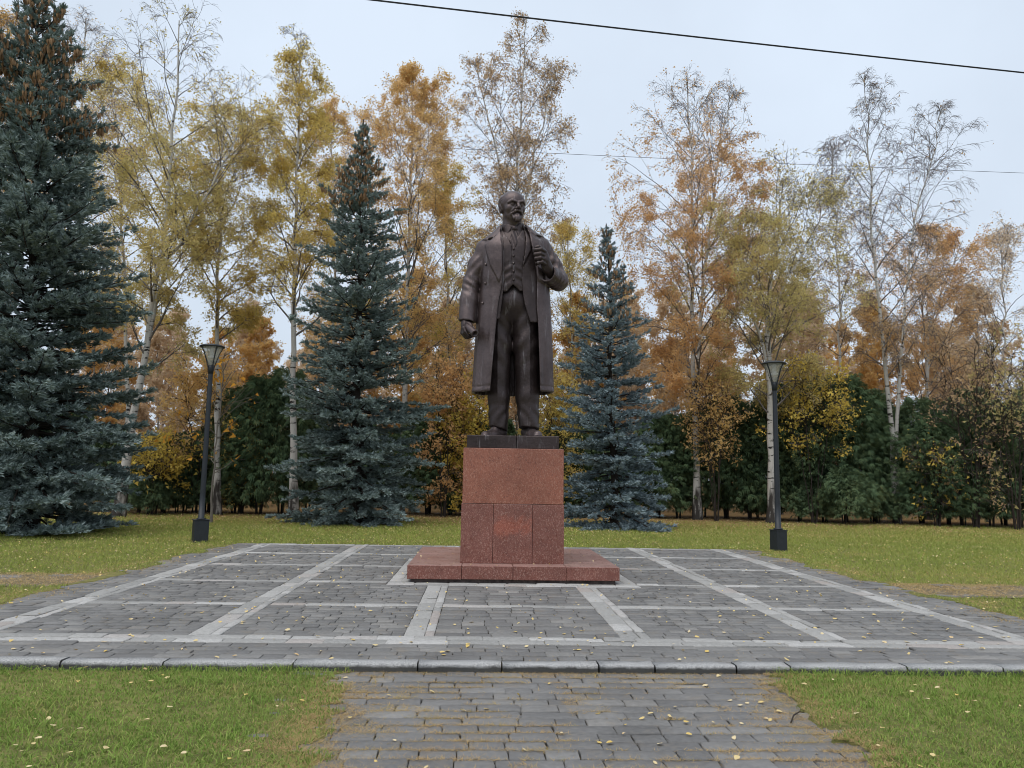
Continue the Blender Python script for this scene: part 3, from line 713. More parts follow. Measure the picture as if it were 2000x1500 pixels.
D = smin(D, ell(gm, (3.6, -28, 18.8), (2.7, 3.6, 2.6)), 1.2)
D = smax(D, -ell(gm, (1.9, -30.5, 16.4), (1.2, 2., 1.1)), .5)
D = smin(D, chain(gm, [(5.2, -24.5, 20, 1.2), (9.8, -21.5, 14.5, 1.4), (11, -19.5, 9, 1.2)], 1), 1.6)
hr = .45 * np.sin(1.9 * ax_ - 1.1 * g[2])
D = smin(D, chain(gm, [(.6, -28.8, 15.0, 2.2), (5.5, -27.4, 13.4, 2.4), (10.8, -22.6, 9.4, 1.4)], 1.2) + hr, .7)
D = smax(D, -ell(gm, (0, -29, 10.4), (6, 4.5, 1.5)), .5)
D = smin(D, ell(g, (0, -25.3, 8.8), (4.4, 2.6, 1.5)), .6)
brd = smin(chain(g, [(0, -21.5, 5.5, 7.4), (0, -24.2, 1.5, 6.0), (0, -26.0, -1.5, 4.2)], 3), chain(gm, [(9.5, -21, 8.5, 2.), (5, -23.5, 2, 3.5)], 2), 2)
D = smin(D, brd + .55 * np.sin(2.0 * g[0] + .5 * np.sin(.6 * g[2]) + .35 * g[2]), .8)
ear = smax(ell(gm, (21.6, 3.5, 22.5), (3.2, 5.6, 8.6)), -ell(gm, (24.6, 2.2, 23.5), (2.4, 3., 5.2)), .8)
D = smin(D, ear, 1.)
hz_ = np.clip(np.minimum(np.minimum((g[1] + 1.5 + .15 * g[2]) / 4, (47 + .12 * g[1] - g[2]) / 5), 1), 0, 1)
D = D - np.where(cran < 4, hz_ * (1.0 + .5 * np.sin(.9 * g[1] + .8 * g[2] + 1.5 * np.sin(.35 * g[2]))), 0)
neck = cap(g, (1.5, 2, 12), (2, 5, -16), 17.5, 19); D = smin(D, neck, 3)
V, f = g_.mesh(D)
ya, pa = rad(20), rad(-4)
V = V - np.array([0, 4, 24.])
V = np.stack([V[:, 0], V[:, 1] * math.cos(pa) + V[:, 2] * math.sin(pa), -V[:, 1] * math.sin(pa) + V[:, 2] * math.cos(pa)], -1)
V = np.stack([V[:, 0] * math.cos(ya) - V[:, 1] * math.sin(ya), V[:, 0] * math.sin(ya) + V[:, 1] * math.cos(ya), V[:, 2]], -1)
st_part('head', V * 1.04 + np.array([-4.0, -1.5, 440.6]), f, 'bronze')

# --- trousers
g_ = Grid((-66, -44, 4), (66, 40, 296), 1.8); g = (g_.x, g_.y, g_.z)
lw = lambda cx, sgn: -1.3 * np.exp(-((g[0] - cx) / 2.2) ** 2) * (g[1] < 0) + .9 * np.sin(.17 * g[2] + sgn * .16 * g[0] + .8) * np.exp(-((g[2] - 190) / 70) ** 2) + 1.0 * np.sin(.21 * g[2] - sgn * .30 * g[0] + 1.1 * np.sin(.11 * g[2])) * np.exp(-((g[2] - 34) / 18) ** 2)
lL = chain(g, [(-25, 8, 262, 28), (-28, 10, 180, 24.5), (-28.5, 9, 80, 20.5), (-30, 6, 2, 18.6)], 8) + lw(-31, 1)
lR = chain(g, [(22, 6, 262, 28), (25, 3, 180, 24.5), (27, 1, 80, 21.8), (30.5, -3, 2, 20.2)], 8) + lw(30, -1)
D = smin(lL, lR, 5)
D = smin(D, ell(g, (-1, 5, 265), (49, 33, 46)), 8)
D = np.maximum(D, -np.maximum(np.abs(g[0] + 1) - .6, np.abs(D) - 1.2 + 0 * g[0]) if False else D)
hemz = np.where(g[0] < 0, 17 - .30 * (g[0] + 30) - .12 * g[1], 16 - .10 * (g[0] - 30) - .12 * g[1])
D = smax(D, hemz - g[2], 1.5); D = np.maximum(D, g[2] - 292)
st_part('trousers', *g_.mesh(D), 'bronze_dark')
# --- shoes
for k, (hx, hy, tx, ty) in enumerate(((-24, 9, -55, -24), (27, 9, 44, -33))):
    g_ = Grid((min(hx, tx) - 18, min(hy, ty) - 18, -1.5), (max(hx, tx) + 18, max(hy, ty) + 18, 30), 1.0); g = (g_.x, g_.y, g_.z)
    gs = (g[0], g[1], g[2] * 1.15)
    mx_, my_ = hx * .45 + tx * .55, hy * .45 + ty * .55
    D = smin(cap(gs, (hx, hy, 8), (mx_, my_, 5), 11, 11.5), cap(gs, (mx_, my_, 5), (tx, ty, 3.5), 11.5, 9.2), 4)
    D = smin(D, cap(gs, (hx, hy, 14), (hx * .6 + tx * .4, hy * .6 + ty * .4, 17), 11, 8.5), 6)
    out = np.minimum(cap((g[0], g[1], 0 * g[2]), (hx, hy, 0), (mx_, my_, 0), 11.6, 12.2), cap((g[0], g[1], 0 * g[2]), (mx_, my_, 0), (tx, ty, 0), 12.2, 10))
    D = np.maximum(D, 2 - g[2]); D = smin(D, np.maximum(out, np.maximum(g[2] - 3.2, -g[2])), .6)
    st_part('shoe', *g_.mesh(D), 'bronze')
# --- hand gripping the lapel
g_ = Grid((26, -76, 292), (82, -28, 362), .85); g = (g_.x, g_.y, g_.z)
D = chain(g, [(72, -32, 306, 9.5), (62, -46, 316, 9.5), (57, -52, 328, 9.6)], 5)
D = smin(D, ell(g, (56, -53, 333), (8.5, 7.5, 13.5)), 4)
for i in range(4):
    z = 345.5 - 7.9 * i; o = (0, 1.2, .8, -2.2)[i]; r = (3.9, 4.1, 4.0, 3.6)[i]
    D = smin(D, chain(g, [(57 + .3 * i, -55, z - 2, r + .3), (49 - o, -64, z, r), (38.5 - o + .8 * i, -61.5, z - .5, r - .2), (38.5 + .8 * i, -54, z - 1, r - .6)], .8), .9)
D = smin(D, chain(g, [(61, -48, 330, 5.2), (53, -51, 348, 4.6), (45, -54, 353, 4.0), (40, -55, 352, 3.4)], 1), 1.2)
st_part('hand', *g_.mesh(D), 'bronze_dark')
# --- hand holding the scroll
g_ = Grid((-116, -50, 180), (-66, 6, 244), .85); g = (g_.x, g_.y, g_.z)
D = smin(cap(g, (-91, -11, 238), (-92, -14, 222), 10, 9.6), ell(g, (-95, -17, 212), (7.5, 10.5, 13)), 5)
for i in range(4):
    b_ = -8 - 6.2 * i; q = (-1, .5, .5, -1.5)[i]; r = (3.7, 3.9, 3.8, 3.3)[i]; zz = 205 - .6 * i; xx = 2.2 * i
    D = smin(D, chain(g, [(-99 + xx * .4, b_ - 2, zz + 3, r + .4), (-100 + xx, b_ - 4, zz - 6 - q, r), (-94 + xx, b_ - 4, zz - 13.5 - q, r - .2), (-87 + xx, b_ - 3, zz - 12 - q, r - .6)], .8), 1.)
D = smin(D, chain(g, [(-92, -20, 219, 4.6), (-84, -25, 213, 4.2), (-80.5, -31, 205, 3.5)], 1), 1.2)
st_part('hand', *g_.mesh(D), 'bronze_dark')
a0, a1 = np.array((-97, -8, 219.)), np.array((-74.5, -50, 191.5)); dv = (a1 - a0); Ln = np.linalg.norm(dv); dv /= Ln
u_ = np.cross(dv, (0, 0, 1)); u_ /= np.linalg.norm(u_); v_ = np.cross(dv, u_)
lv, lf = lathe([(0, Ln - 12), (4.4, Ln - 12), (4.4, Ln), (7.0, Ln), (7.2, Ln - 1), (7.0, Ln / 2), (7.0, 1), (6.8, 0), (0, 0)], 20)
st_part('scroll', a0 + lv[:, :1] * u_ + lv[:, 1:2] * v_ + lv[:, 2:] * dv, lf, 'bronze')
# ------------------------------------------------------------------ lamp posts
def lamp_post(px, py, hpx, hpy, bw_, label, rz, bh):
    b = G(px, py, -.02); top = P(hpx, hpy, b[1]); H = top[2] - b[2]
    r = tag(empty('lamp_post', b, rz), label, 'lamp post', 'lamp posts on the lawn')
    tilt = ((top[0] - b[0]), 0)
    me = cbox(-bw_ / 2, bw_ / 2, -bw_ / 2, bw_ / 2, -.05, bh, .008); me.materials.append(M['lamp']); bx_ = link('base_box', me, r)
    me = cbox(-bw_ / 2 - .012, bw_ / 2 + .012, -bw_ / 2 - .012, bw_ / 2 + .012, bh + .001, bh + .018, .004); me.materials.append(M['lamp']); link('lid', me, bx_)
    V, f = lathe([(0, bh + .019), (.10, bh + .02), (.10, bh + .05), (.068, bh + .055), (.062, bh + .6), (.05, H - .62), (.048, H - .60)], 20)
    link('pole', mesh('pole', V, f, M['lamp'], True), r)
    hz0 = H - .60
    V, f = lathe([(.049, hz0 - .10), (.058, hz0 - .10), (.060, hz0), (.066, hz0 + .02), (.062, hz0 + .10), (.0, hz0 + .11)], 20)
    link('collar', mesh('collar', V, f, M['lamp'], True), r)
    V, f = lathe([(0, H - .008), (.10, H - .004), (.20, H - .022), (.272, H - .05), (.285, H - .062), (.283, H - .075), (.262, H - .078), (.0, H - .06)], 36)
    link('cap', mesh('cap', V, f, M['lamp'], True), r)
    V, f = lathe([(.064, hz0 + .10), (.105, hz0 + .21), (.175, H - .2), (.235, H - .081), (.229, H - .081), (.17, H - .2), (.10, hz0 + .21), (.06, hz0 + .10)], 32)
    link('glass', mesh('glass', V, f, M['lglass'], True), r)
    prof = []
    for i in range(10): prof += [(.046 + .012 * (i % 2), H - .085 - i * .019)]
    prof += [(.05, H - .28), (.085, H - .29), (.075, H - .34), (0, H - .345)]
    V, f = lathe(prof[::-1], 18); link('reflector', mesh('reflector', V, f, M['reflector'], True), r)
    V, f = lathe([(.055, hz0 + .10), (.098, hz0 + .205), (.0, hz0 + .225)], 20); link('inner_cone', mesh('inner_cone', V, f, M['lamp'], True), r)
    for k in range(4):
        a = k * math.pi / 2 + .25; c, s_ = math.cos(a), math.sin(a)
        pts = np.array([[[.058 * c, .058 * s_, hz0 - .02], [.085 * c, .085 * s_, hz0 + .1], [.18 * c, .18 * s_, H - .22], [.262 * c, .262 * s_, H - .07]]])
        V, f = tubes(pts, [.013], [.013], 6); link('strut', mesh('strut', V, f, M['lamp'], True), r)
    return r
lamp_post(390, 1058, 416, 672, .31, 'grey lamp post beside the thin bare sapling', .5, .48)
lamp_post(1521, 1076, 1511, 705, .27, 'grey lamp post in front of a birch trunk, right of the statue', .3, .46)

# ------------------------------------------------------------------ overhead cables
def cable(name, a, b, Y0, Y1, sag, r, label, strands):
    p, q = P(*a, Y0), P(*b, Y1); d = q - p; p = p - d * .8; q = q + d * .6
    t = np.linspace(0, 1, 60)[:, None]
    base = p + (q - p) * t; base[:, 2] -= sag * 4 * (t * (1 - t))[:, 0]
    base[:, 2] += sag * .75
    pts = []
    for k in range(strands): o = base.copy(); o[:, 2] += (k - (strands - 1) / 2) * r * 1.9; pts.append(o)
    c = base[30]
    V, f = tubes(np.array(pts), [r] * strands, [r] * strands, 5)
    return tag(link(name, mesh(name, V - c, f, M['cable'], True), None, c), label, 'cable', 'overhead cables')
cable('overhead_cable', (740, 0), (2000, 142), 16, 17.5, .12, .0105, 'thick dark double cable crossing the top of the sky', 2)
cable('overhead_cable', (1110, 300), (2000, 338), 44, 44, .2, .013, 'thin grey wire crossing the sky behind the birch tops', 1)

# ------------------------------------------------------------------ trees
def grow(r, start, dirs, lens, segs, bend, wig):
    """vectorised branch growth; bend: vertical pull per segment (N,) or scalar"""
    N = len(start); pts = np.zeros((N, segs + 1, 3)); pts[:, 0] = start; d = unit(dirs)
    st = (lens / segs)[:, None]; bend = np.broadcast_to(np.asarray(bend, float), (N,))
    for i in range(segs):
        d = d + r.normal(0, wig, (N, 3)); d[:, 2] += bend; d = unit(d); pts[:, i + 1] = pts[:, i] + d * st
    return pts
def along(pts, t):
    """point and tangent at parameter t on each polyline: pts (N,S,3), t (N,)"""
    S = pts.shape[1] - 1; x = np.clip(t, 0, .9999) * S; i = x.astype(int); f = (x - i)[:, None]; n = np.arange(len(pts))
    return pts[n, i] * (1 - f) + pts[n, i + 1] * f, unit(pts[n, i + 1] - pts[n, i])
def perp(r, d):
    v = r.normal(size=d.shape); v -= (v * d).sum(1, keepdims=True) * d; return unit(v)
def kids(r, pts, lens, rad0, rad1, n, t0, t1, lk, spread, tshape=1.):
    """children of polylines -> (start, dir, len, radius, parent t)"""
    N = len(pts); idx = np.repeat(np.arange(N), n); t = t0 + (t1 - t0) * r.random(N * n) ** tshape
    p, d = along(pts[idx], t); sp = r.uniform(spread[0], spread[1], (N * n, 1))
    dd = unit(d * np.cos(sp) + perp(r, d) * np.sin(sp))
    ln = lens[idx] * lk * (1 - .45 * t) * r.uniform(.6, 1.25, N * n)
    rr = (rad0[idx] * (1 - t) + rad1[idx] * t)
    return p, dd, ln, rr, idx
def leaf_quads(r, pos, size, droop=.3):
    N = len(pos); ax = r.normal(size=(N, 3)); ax[:, 2] -= droop; ax = unit(ax)
    sd_ = perp(r, ax); s = (size * (.5 + 1.15 * r.random(N) ** 1.5))[:, None]
    V = np.stack([pos - sd_ * s * .42, pos + sd_ * s * .42, pos + ax * s * 1.15], 1).reshape(-1, 3)
    return V, np.arange(N * 3).reshape(N, 3)
def ribbons(pts, w):
    """flat twigs: (N,S,3) -> quads"""
    N, S, _ = pts.shape; d = unit(pts[:, -1] - pts[:, 0]); sd_ = np.cross(d, np.array([0.3, 1., .2])); sd_ = unit(sd_)
    t = np.linspace(1, .35, S)[None, :, None]; o = sd_[:, None] * w * t
    V = np.stack([pts - o, pts + o], 2).reshape(-1, 3)
    b = (np.arange(N) * S * 2)[:, None]; s = (np.arange(S - 1) * 2)[None]
    return V, np.stack([b + s, b + s + 1, b + s + 3, b + s + 2], -1).reshape(-1, 4)
def birch_meshes(name, seed, stems, r_base, spread, leaf, n1=34, cb=.28, prof=None, dens=None, leaf_n=30000, leaf_s=.062,
                 n2=7, n3=5, n4=4, el=(.55, .95), bark='birch', limbmat='limb', droop=1., twigs=.6, r_top=.02):
    """stems: list of world polylines already local to the tree base. -> dict of meshes"""
    r = np.random.default_rng(seed); prof = prof or (lambda t: np.sin(np.pi * np.clip(t * .9 + .1, 0, 1)) ** .7)
    dens = dens or (lambda h: 1.)
    tv, lv_, wv, lp = [], [], [], []
    H = max(s[:, 2].max() for s in stems)
    for si, s in enumerate(stems):
        k = 22; L_ = np.concatenate([[0], np.cumsum(np.linalg.norm(np.diff(s, axis=0), axis=1))]); u = np.linspace(0, L_[-1], k)
        sp = np.stack([np.interp(u, L_, s[:, j]) for j in range(3)], -1)
        for _ in range(2): sp[1:-1] = .25 * sp[:-2] + .5 * sp[1:-1] + .25 * sp[2:]
        sp[1:-1] += r.normal(0, .035, (k - 2, 3)) * np.linspace(.3, 1.5, k - 2)[:, None]
        rb = r_base * (.82 if si == 0 else .66)
        V, f = tubes(sp[None], [rb], [r_top], 10, .75)
        fl = 1 + .5 * np.exp(-np.arange(k) / 1.1); V = V.reshape(k, 10, 3); V = sp[:, None] + (V - sp[:, None]) * fl[:, None, None]
        tv.append((V.reshape(-1, 3), f))
        n = max(6, int(n1 / len(stems)))
        t = cb + (1 - cb) * (np.arange(n) + r.random(n) * .8) / n; t = np.minimum(t, .985)
        p, d = along(np.repeat(sp[None], n, 0), t)
        az = np.arange(n) * 2.4 + r.normal(0, .4, n) + si
        e = r.uniform(el[0], el[1], n) + .25 * t
        dd = np.stack([np.cos(az) * np.cos(e), np.sin(az) * np.cos(e), np.sin(e)], -1)
        ln = spread * prof((t - cb) / (1 - cb)) * r.uniform(.7, 1.2, n)
        r1 = np.maximum(.016, (rb * (1 - t ** .75) + r_top * t ** .75) * .48)
        B1 = grow(r, p, dd, ln, 6, -.015 * droop, .09)
        lv_.append(tubes(B1, r1, r1 * .25, 5))
        # leader twigs grow from stem top as well
        P2, D2, L2, R2, _ = kids(r, B1, ln, r1, r1 * .25, n2, .2, 1., .62, (.35, .9), .8)
        L2 = np.maximum(L2, .35); R2 = np.maximum(R2 * .6, .008)
        B2 = grow(r, P2, D2, L2, 4, -.05 * droop, .12); lv_.append(tubes(B2, R2, R2 * .35, 3))
        NT = 16; top = np.repeat(sp[None], NT, 0); tt = r.uniform(max(cb, .55), 1, NT); pt, dt = along(top, tt)
        dt = unit(dt * .8 + perp(r, dt) * .6); LT = r.uniform(.5, 1.1, NT) * (1.25 - tt) * 2.2
        BT = grow(r, pt, dt, LT, 4, .01, .1); lv_.append(tubes(BT, np.full(NT, .010), np.full(NT, .004), 3))
        A = np.concatenate([B2, BT]); AL = np.concatenate([L2, LT]); AR = np.concatenate([R2, np.full(NT, .008)])
        P3, D3, L3, R3, _ = kids(r, A, AL, AR, AR * .4, n3, .15, 1., .6, (.3, .9), .8)
        L3 = np.clip(L3, .25, 1.1); B3 = grow(r, P3, D3, L3, 2, -.17 * droop, .13); wv.append(ribbons(B3, .0065))
        P4, D4, L4, R4, _ = kids(r, B3, L3, L3 * 0, L3 * 0, n4, .2, 1., .75, (.25, .8), .8)
        L4 = np.clip(L4 * 1.2, .22, 1.0); B4 = grow(r, P4, D4, L4, 2, -.55 * droop, .12)
        if twigs: wv.append(ribbons(B4[r.random(len(B4)) < twigs], .0048))
        lp.append(np.concatenate([B4, B3]))
    lp = np.concatenate(lp); mid_ = lp[:, 1]
    pr = dens(mid_[:, 2] / H) * (.6 + .8 * np.clip(fbm3(mid_ * .75, seed) * 2.2 - .55, 0, 1)); pr = pr / pr.sum()
    leaf_n = int(leaf_n * 1.2); pick = r.choice(len(lp), leaf_n, p=pr); pos = along(lp[pick], r.random(leaf_n))[0] + r.normal(0, .085, (leaf_n, 3))
    me = {}
    V, f = join(tv); me['trunk'] = mesh(name + '_trunk', V, f, M[bark], True)
    V, f = join(lv_); me['branches'] = mesh(name + '_branches', V, f, M[limbmat], True)
    V, f = join(wv); me['twigs'] = mesh(name + '_twigs', V, f, M['twig'])
    V, f = leaf_quads(r, pos, leaf_s); me['crown'] = mesh(name + '_crown', V, f, M[leaf])
    return me
def fbm3(p, seed):
    return .6 * (vnoise(p[:, 0] + p[:, 2] * .37, p[:, 1] + p[:, 2] * .71, seed) * .5 + vnoise(p[:, 2] * 1.1 + p[:, 0] * .3, p[:, 1] - p[:, 0] * .6, seed + 5) * .5) + .4 * vnoise(p[:, 0] * 2.3 + p[:, 2], p[:, 2] * 2.3 - p[:, 1], seed + 9)
def place_tree(kind, me, loc, label, cat, group=None, rz=0, sc=1.):
    o = tag(empty(kind, loc, rz), label, cat, group); o.scale = (sc, sc, sc)
    for k, m_ in me.items():
        p_ = link(k, m_, o)
        if k == 'twigs': tag(p_, kind='stuff')
    return o
def stem(base, pts, Y):
    """pixel polyline at distance Y -> polyline local to base"""
    out = [np.zeros(3)]
    for i, p in enumerate(pts): out.append(P(p[0], p[1], Y + (p[2] if len(p) > 2 else 0)) - base)
    return np.array(out)
GB = 'birches around the monument'
def bir(seed, bpx, Y, pts, label, leaf, r_base=.16, spread=3., more=(), cat='birch', kind='birch_tree', **kw):
    b = P(bpx, 1000, Y); b[2] = -.05
    st_ = [stem(b, pts, Y)] + [stem(b, q, Y) for q in more]
    return place_tree(kind, birch_meshes(kind, seed, st_, r_base, spread, leaf, **kw), b, label, cat, GB)
lowtop = lambda a, b: (lambda h: np.clip((b - h) / (b - a), .04, 1))
bir(11, 232, 27.7, [(262, 800), (285, 690), (318, 480), (335, 300), (345, 180), (350, 40)], 'leaning birch with bare top at the edge of the left spruce', 'olive', .21, 4.0, [[(262, 800), (285, 690), (318, 520), (380, 420), (440, 330), (470, 240)]], cb=.34, dens=lowtop(.62, .88), leaf_n=34000, n1=44)
bir(12, 424, 30, [(425, 800), (425, 560), (430, 400), (425, 300), (440, 215)], 'birch with a straight black-barred trunk just right of the left lamp post', 'gold', .17, 3.3, cb=.40, dens=lowtop(.85, 1.05), leaf_n=26000)
bir(13, 574, 29, [(572, 800), (572, 600), (578, 400), (582, 250), (582, 85)], 'slender pointed birch left of the tall middle spruce', 'gold', .19, 2.9, cb=.36, dens=lowtop(.85, 1.02), leaf_n=32000, prof=lambda t: 1.05 - .8 * t)
bir(14, 780, 33, [(790, 800), (795, 600), (800, 400), (805, 260), (810, 150)], 'dense golden tree right behind the tall middle spruce', 'amber', .2, 3.6, cb=.25, leaf_n=46000, n1=46, dens=lambda h: .5 + h * .8)
bir(15, 972, 31, [(975, 800), (990, 600), (1008, 420), (1012, 260), (1030, 28)], 'tall thin-leaved birch rising behind the statue', 'brown', .18, 2.7, [[(975, 800), (985, 600), (990, 430), (970, 300), (930, 120)], [(975, 800), (996, 600), (1020, 430), (1050, 280), (1085, 130)]], cb=.3, leaf_n=26000, n1=60, dens=lambda h: np.clip(1.35 - h * 1.05, .22, 1))
bir(16, 1362, 32, [(1358, 800), (1352, 600), (1352, 400), (1348, 260), (1343, 160)], 'rusty orange birch with bare tip right of the small spruce', 'rust', .19, 4.0, [[(1358, 820), (1366, 650), (1385, 450), (1410, 280), (1425, 190)]], cb=.22, leaf_n=52000, n1=60, dens=lowtop(.66, .92))
bir(17, 1507, 30, [(1505, 800), (1498, 700), (1500, 600), (1515, 480), (1530, 360)], 'olive gold birch with forked trunk behind the right lamp post', 'olive', .2, 3.9, [[(1505, 800), (1498, 690), (1470, 620), (1450, 520), (1440, 430)], [(1505, 800), (1500, 640), (1540, 540), (1590, 450), (1620, 380)]], cb=.3, leaf_n=38000, n1=48, dens=lowtop(.8, 1.08))
bir(18, 1752, 30.6, [(1742, 860), (1730, 720), (1712, 560), (1700, 400), (1695, 280), (1688, 150)], 'two-stemmed white birch with bare grey tops at right', 'brown', .16, 2.7, [[(1750, 860), (1757, 740), (1766, 600), (1786, 430), (1815, 320), (1842, 210)]], cb=.3, leaf_n=4500, n1=60, n4=4, dens=lowtop(.40, .75), r_top=.012, twigs=.75)
bir(19, 1812, 35, [(1812, 800), (1806, 650), (1800, 540), (1830, 450)], 'short rusty birch behind the two-stemmed birch', 'rust', .16, 3.0, [[(1812, 800), (1812, 650), (1850, 540), (1880, 470)]], cb=.3, leaf_n=22000, n1=36)
bir(20, 1965, 37, [(1965, 800), (1962, 650), (1958, 540), (1950, 460)], 'sparse brownish birch at the far right edge', 'pale_leaf', .13, 3.2, cb=.25, leaf_n=11000, n1=30)
bir(21, 150, 33, [(150, 800), (150, 600), (155, 400), (160, 200), (168, 35)], 'pale bare-topped birch behind the big left spruce', 'pale_leaf', .18, 2.7, cb=.4, leaf_n=13000, dens=lowtop(.75, .95))
bir(22, 250, 34, [(250, 800), (245, 600), (235, 400), (225, 230), (218, 135)], 'gold-topped birch between the left spruce and the leaning birch', 'gold', .15, 3.2, cb=.4, leaf_n=26000)
bir(23, 655, 36, [(655, 800), (652, 600), (650, 400), (650, 215)], 'amber birch peeping over the left shoulder of the middle spruce', 'amber', .15, 2.6, cb=.3, leaf_n=22000)
bir(24, 880, 36, [(880, 800), (876, 650), (870, 500), (866, 330)], 'golden birch just left of the statue', 'gold', .15, 3.0, cb=.2, leaf_n=28000)
bir(25, 1120, 37, [(1120, 800), (1118, 700), (1112, 560), (1110, 450)], 'light gold birch between the statue and the small spruce', 'gold', .13, 2.8, cb=.15, leaf_n=20000)
bir(26, 1640, 36, [(1640, 800), (1640, 600), (1632, 430), (1625, 280)], 'thin grey birch left of the two-stemmed birch', 'brown', .12, 2.0, cb=.4, leaf_n=5000, dens=lowtop(.6, .9))
bir(27, -15, 30, [(-10, 700), (0, 400), (10, 200), (15, 40)], 'orange birch top peeping over the left spruce at the picture edge', 'amber', .15, 2.2, cb=.5, leaf_n=9000)

# wood behind: a few shared birches
wood = []
for s, (leaf, nl) in enumerate((('pale_leaf', 17000), ('amber', 15000), ('pale_leaf', 15000))):
    z = np.linspace(0, 15, 8); st_ = np.stack([.25 * np.sin(z * .4 + s), .25 * np.cos(z * .3 + s), z], -1)
    wood.append(birch_meshes('wood_birch', 60 + s, [st_], .13, 2.6, leaf, n1=28, cb=.12, leaf_n=nl, leaf_s=.15, n3=4, n4=4, dens=lambda h: np.clip(1.3 - h, .1, 1)))
r = np.random.default_rng(5)
wx = [(-24, 38.5), (-19, 38), (-16.2, 39), (-13.6, 46.5), (-11, 38.2), (-9.2, 46), (-6.4, 39), (-3.6, 40), (-1, 39.5), (1.8, 40), (5, 39), (7.4, 40.5), (10, 39), (12.6, 48), (15, 38.5), (17.6, 40), (20.6, 39), (23.4, 38), (26, 39), (-21.5, 53), (-18.5, 46), (-26, 41), (-22.5, 47), (-20, 42), (-17.6, 52), (-15, 44), (-12.4, 40), (-10.5, 50), (-7.8, 43), (-5, 54), (-2.2, 45), (.6, 52), (3.4, 43), (6.2, 50), (8.6, 44), (11.2, 54), (13.8, 43), (16.3, 51), (19, 45), (22, 42), (25, 52), (27.5, 44), (31, 48), (-30, 50), (-13.8, 58), (-8.5, 60), (9.8, 61), (18, 60), (2, 62), (35, 53), (-35, 47)]
for i, (x, y) in enumerate(wx):
    k = i % 3; sc = r.uniform(.62, .86) * (1 + (y - 42) * .006)
    place_tree('wood_birch', wood[k], (x, y, -.05), 'slim pale birch standing in the wood behind the hedge', 'birch', 'birches of the wood behind', r.uniform(0, 6.3), sc)

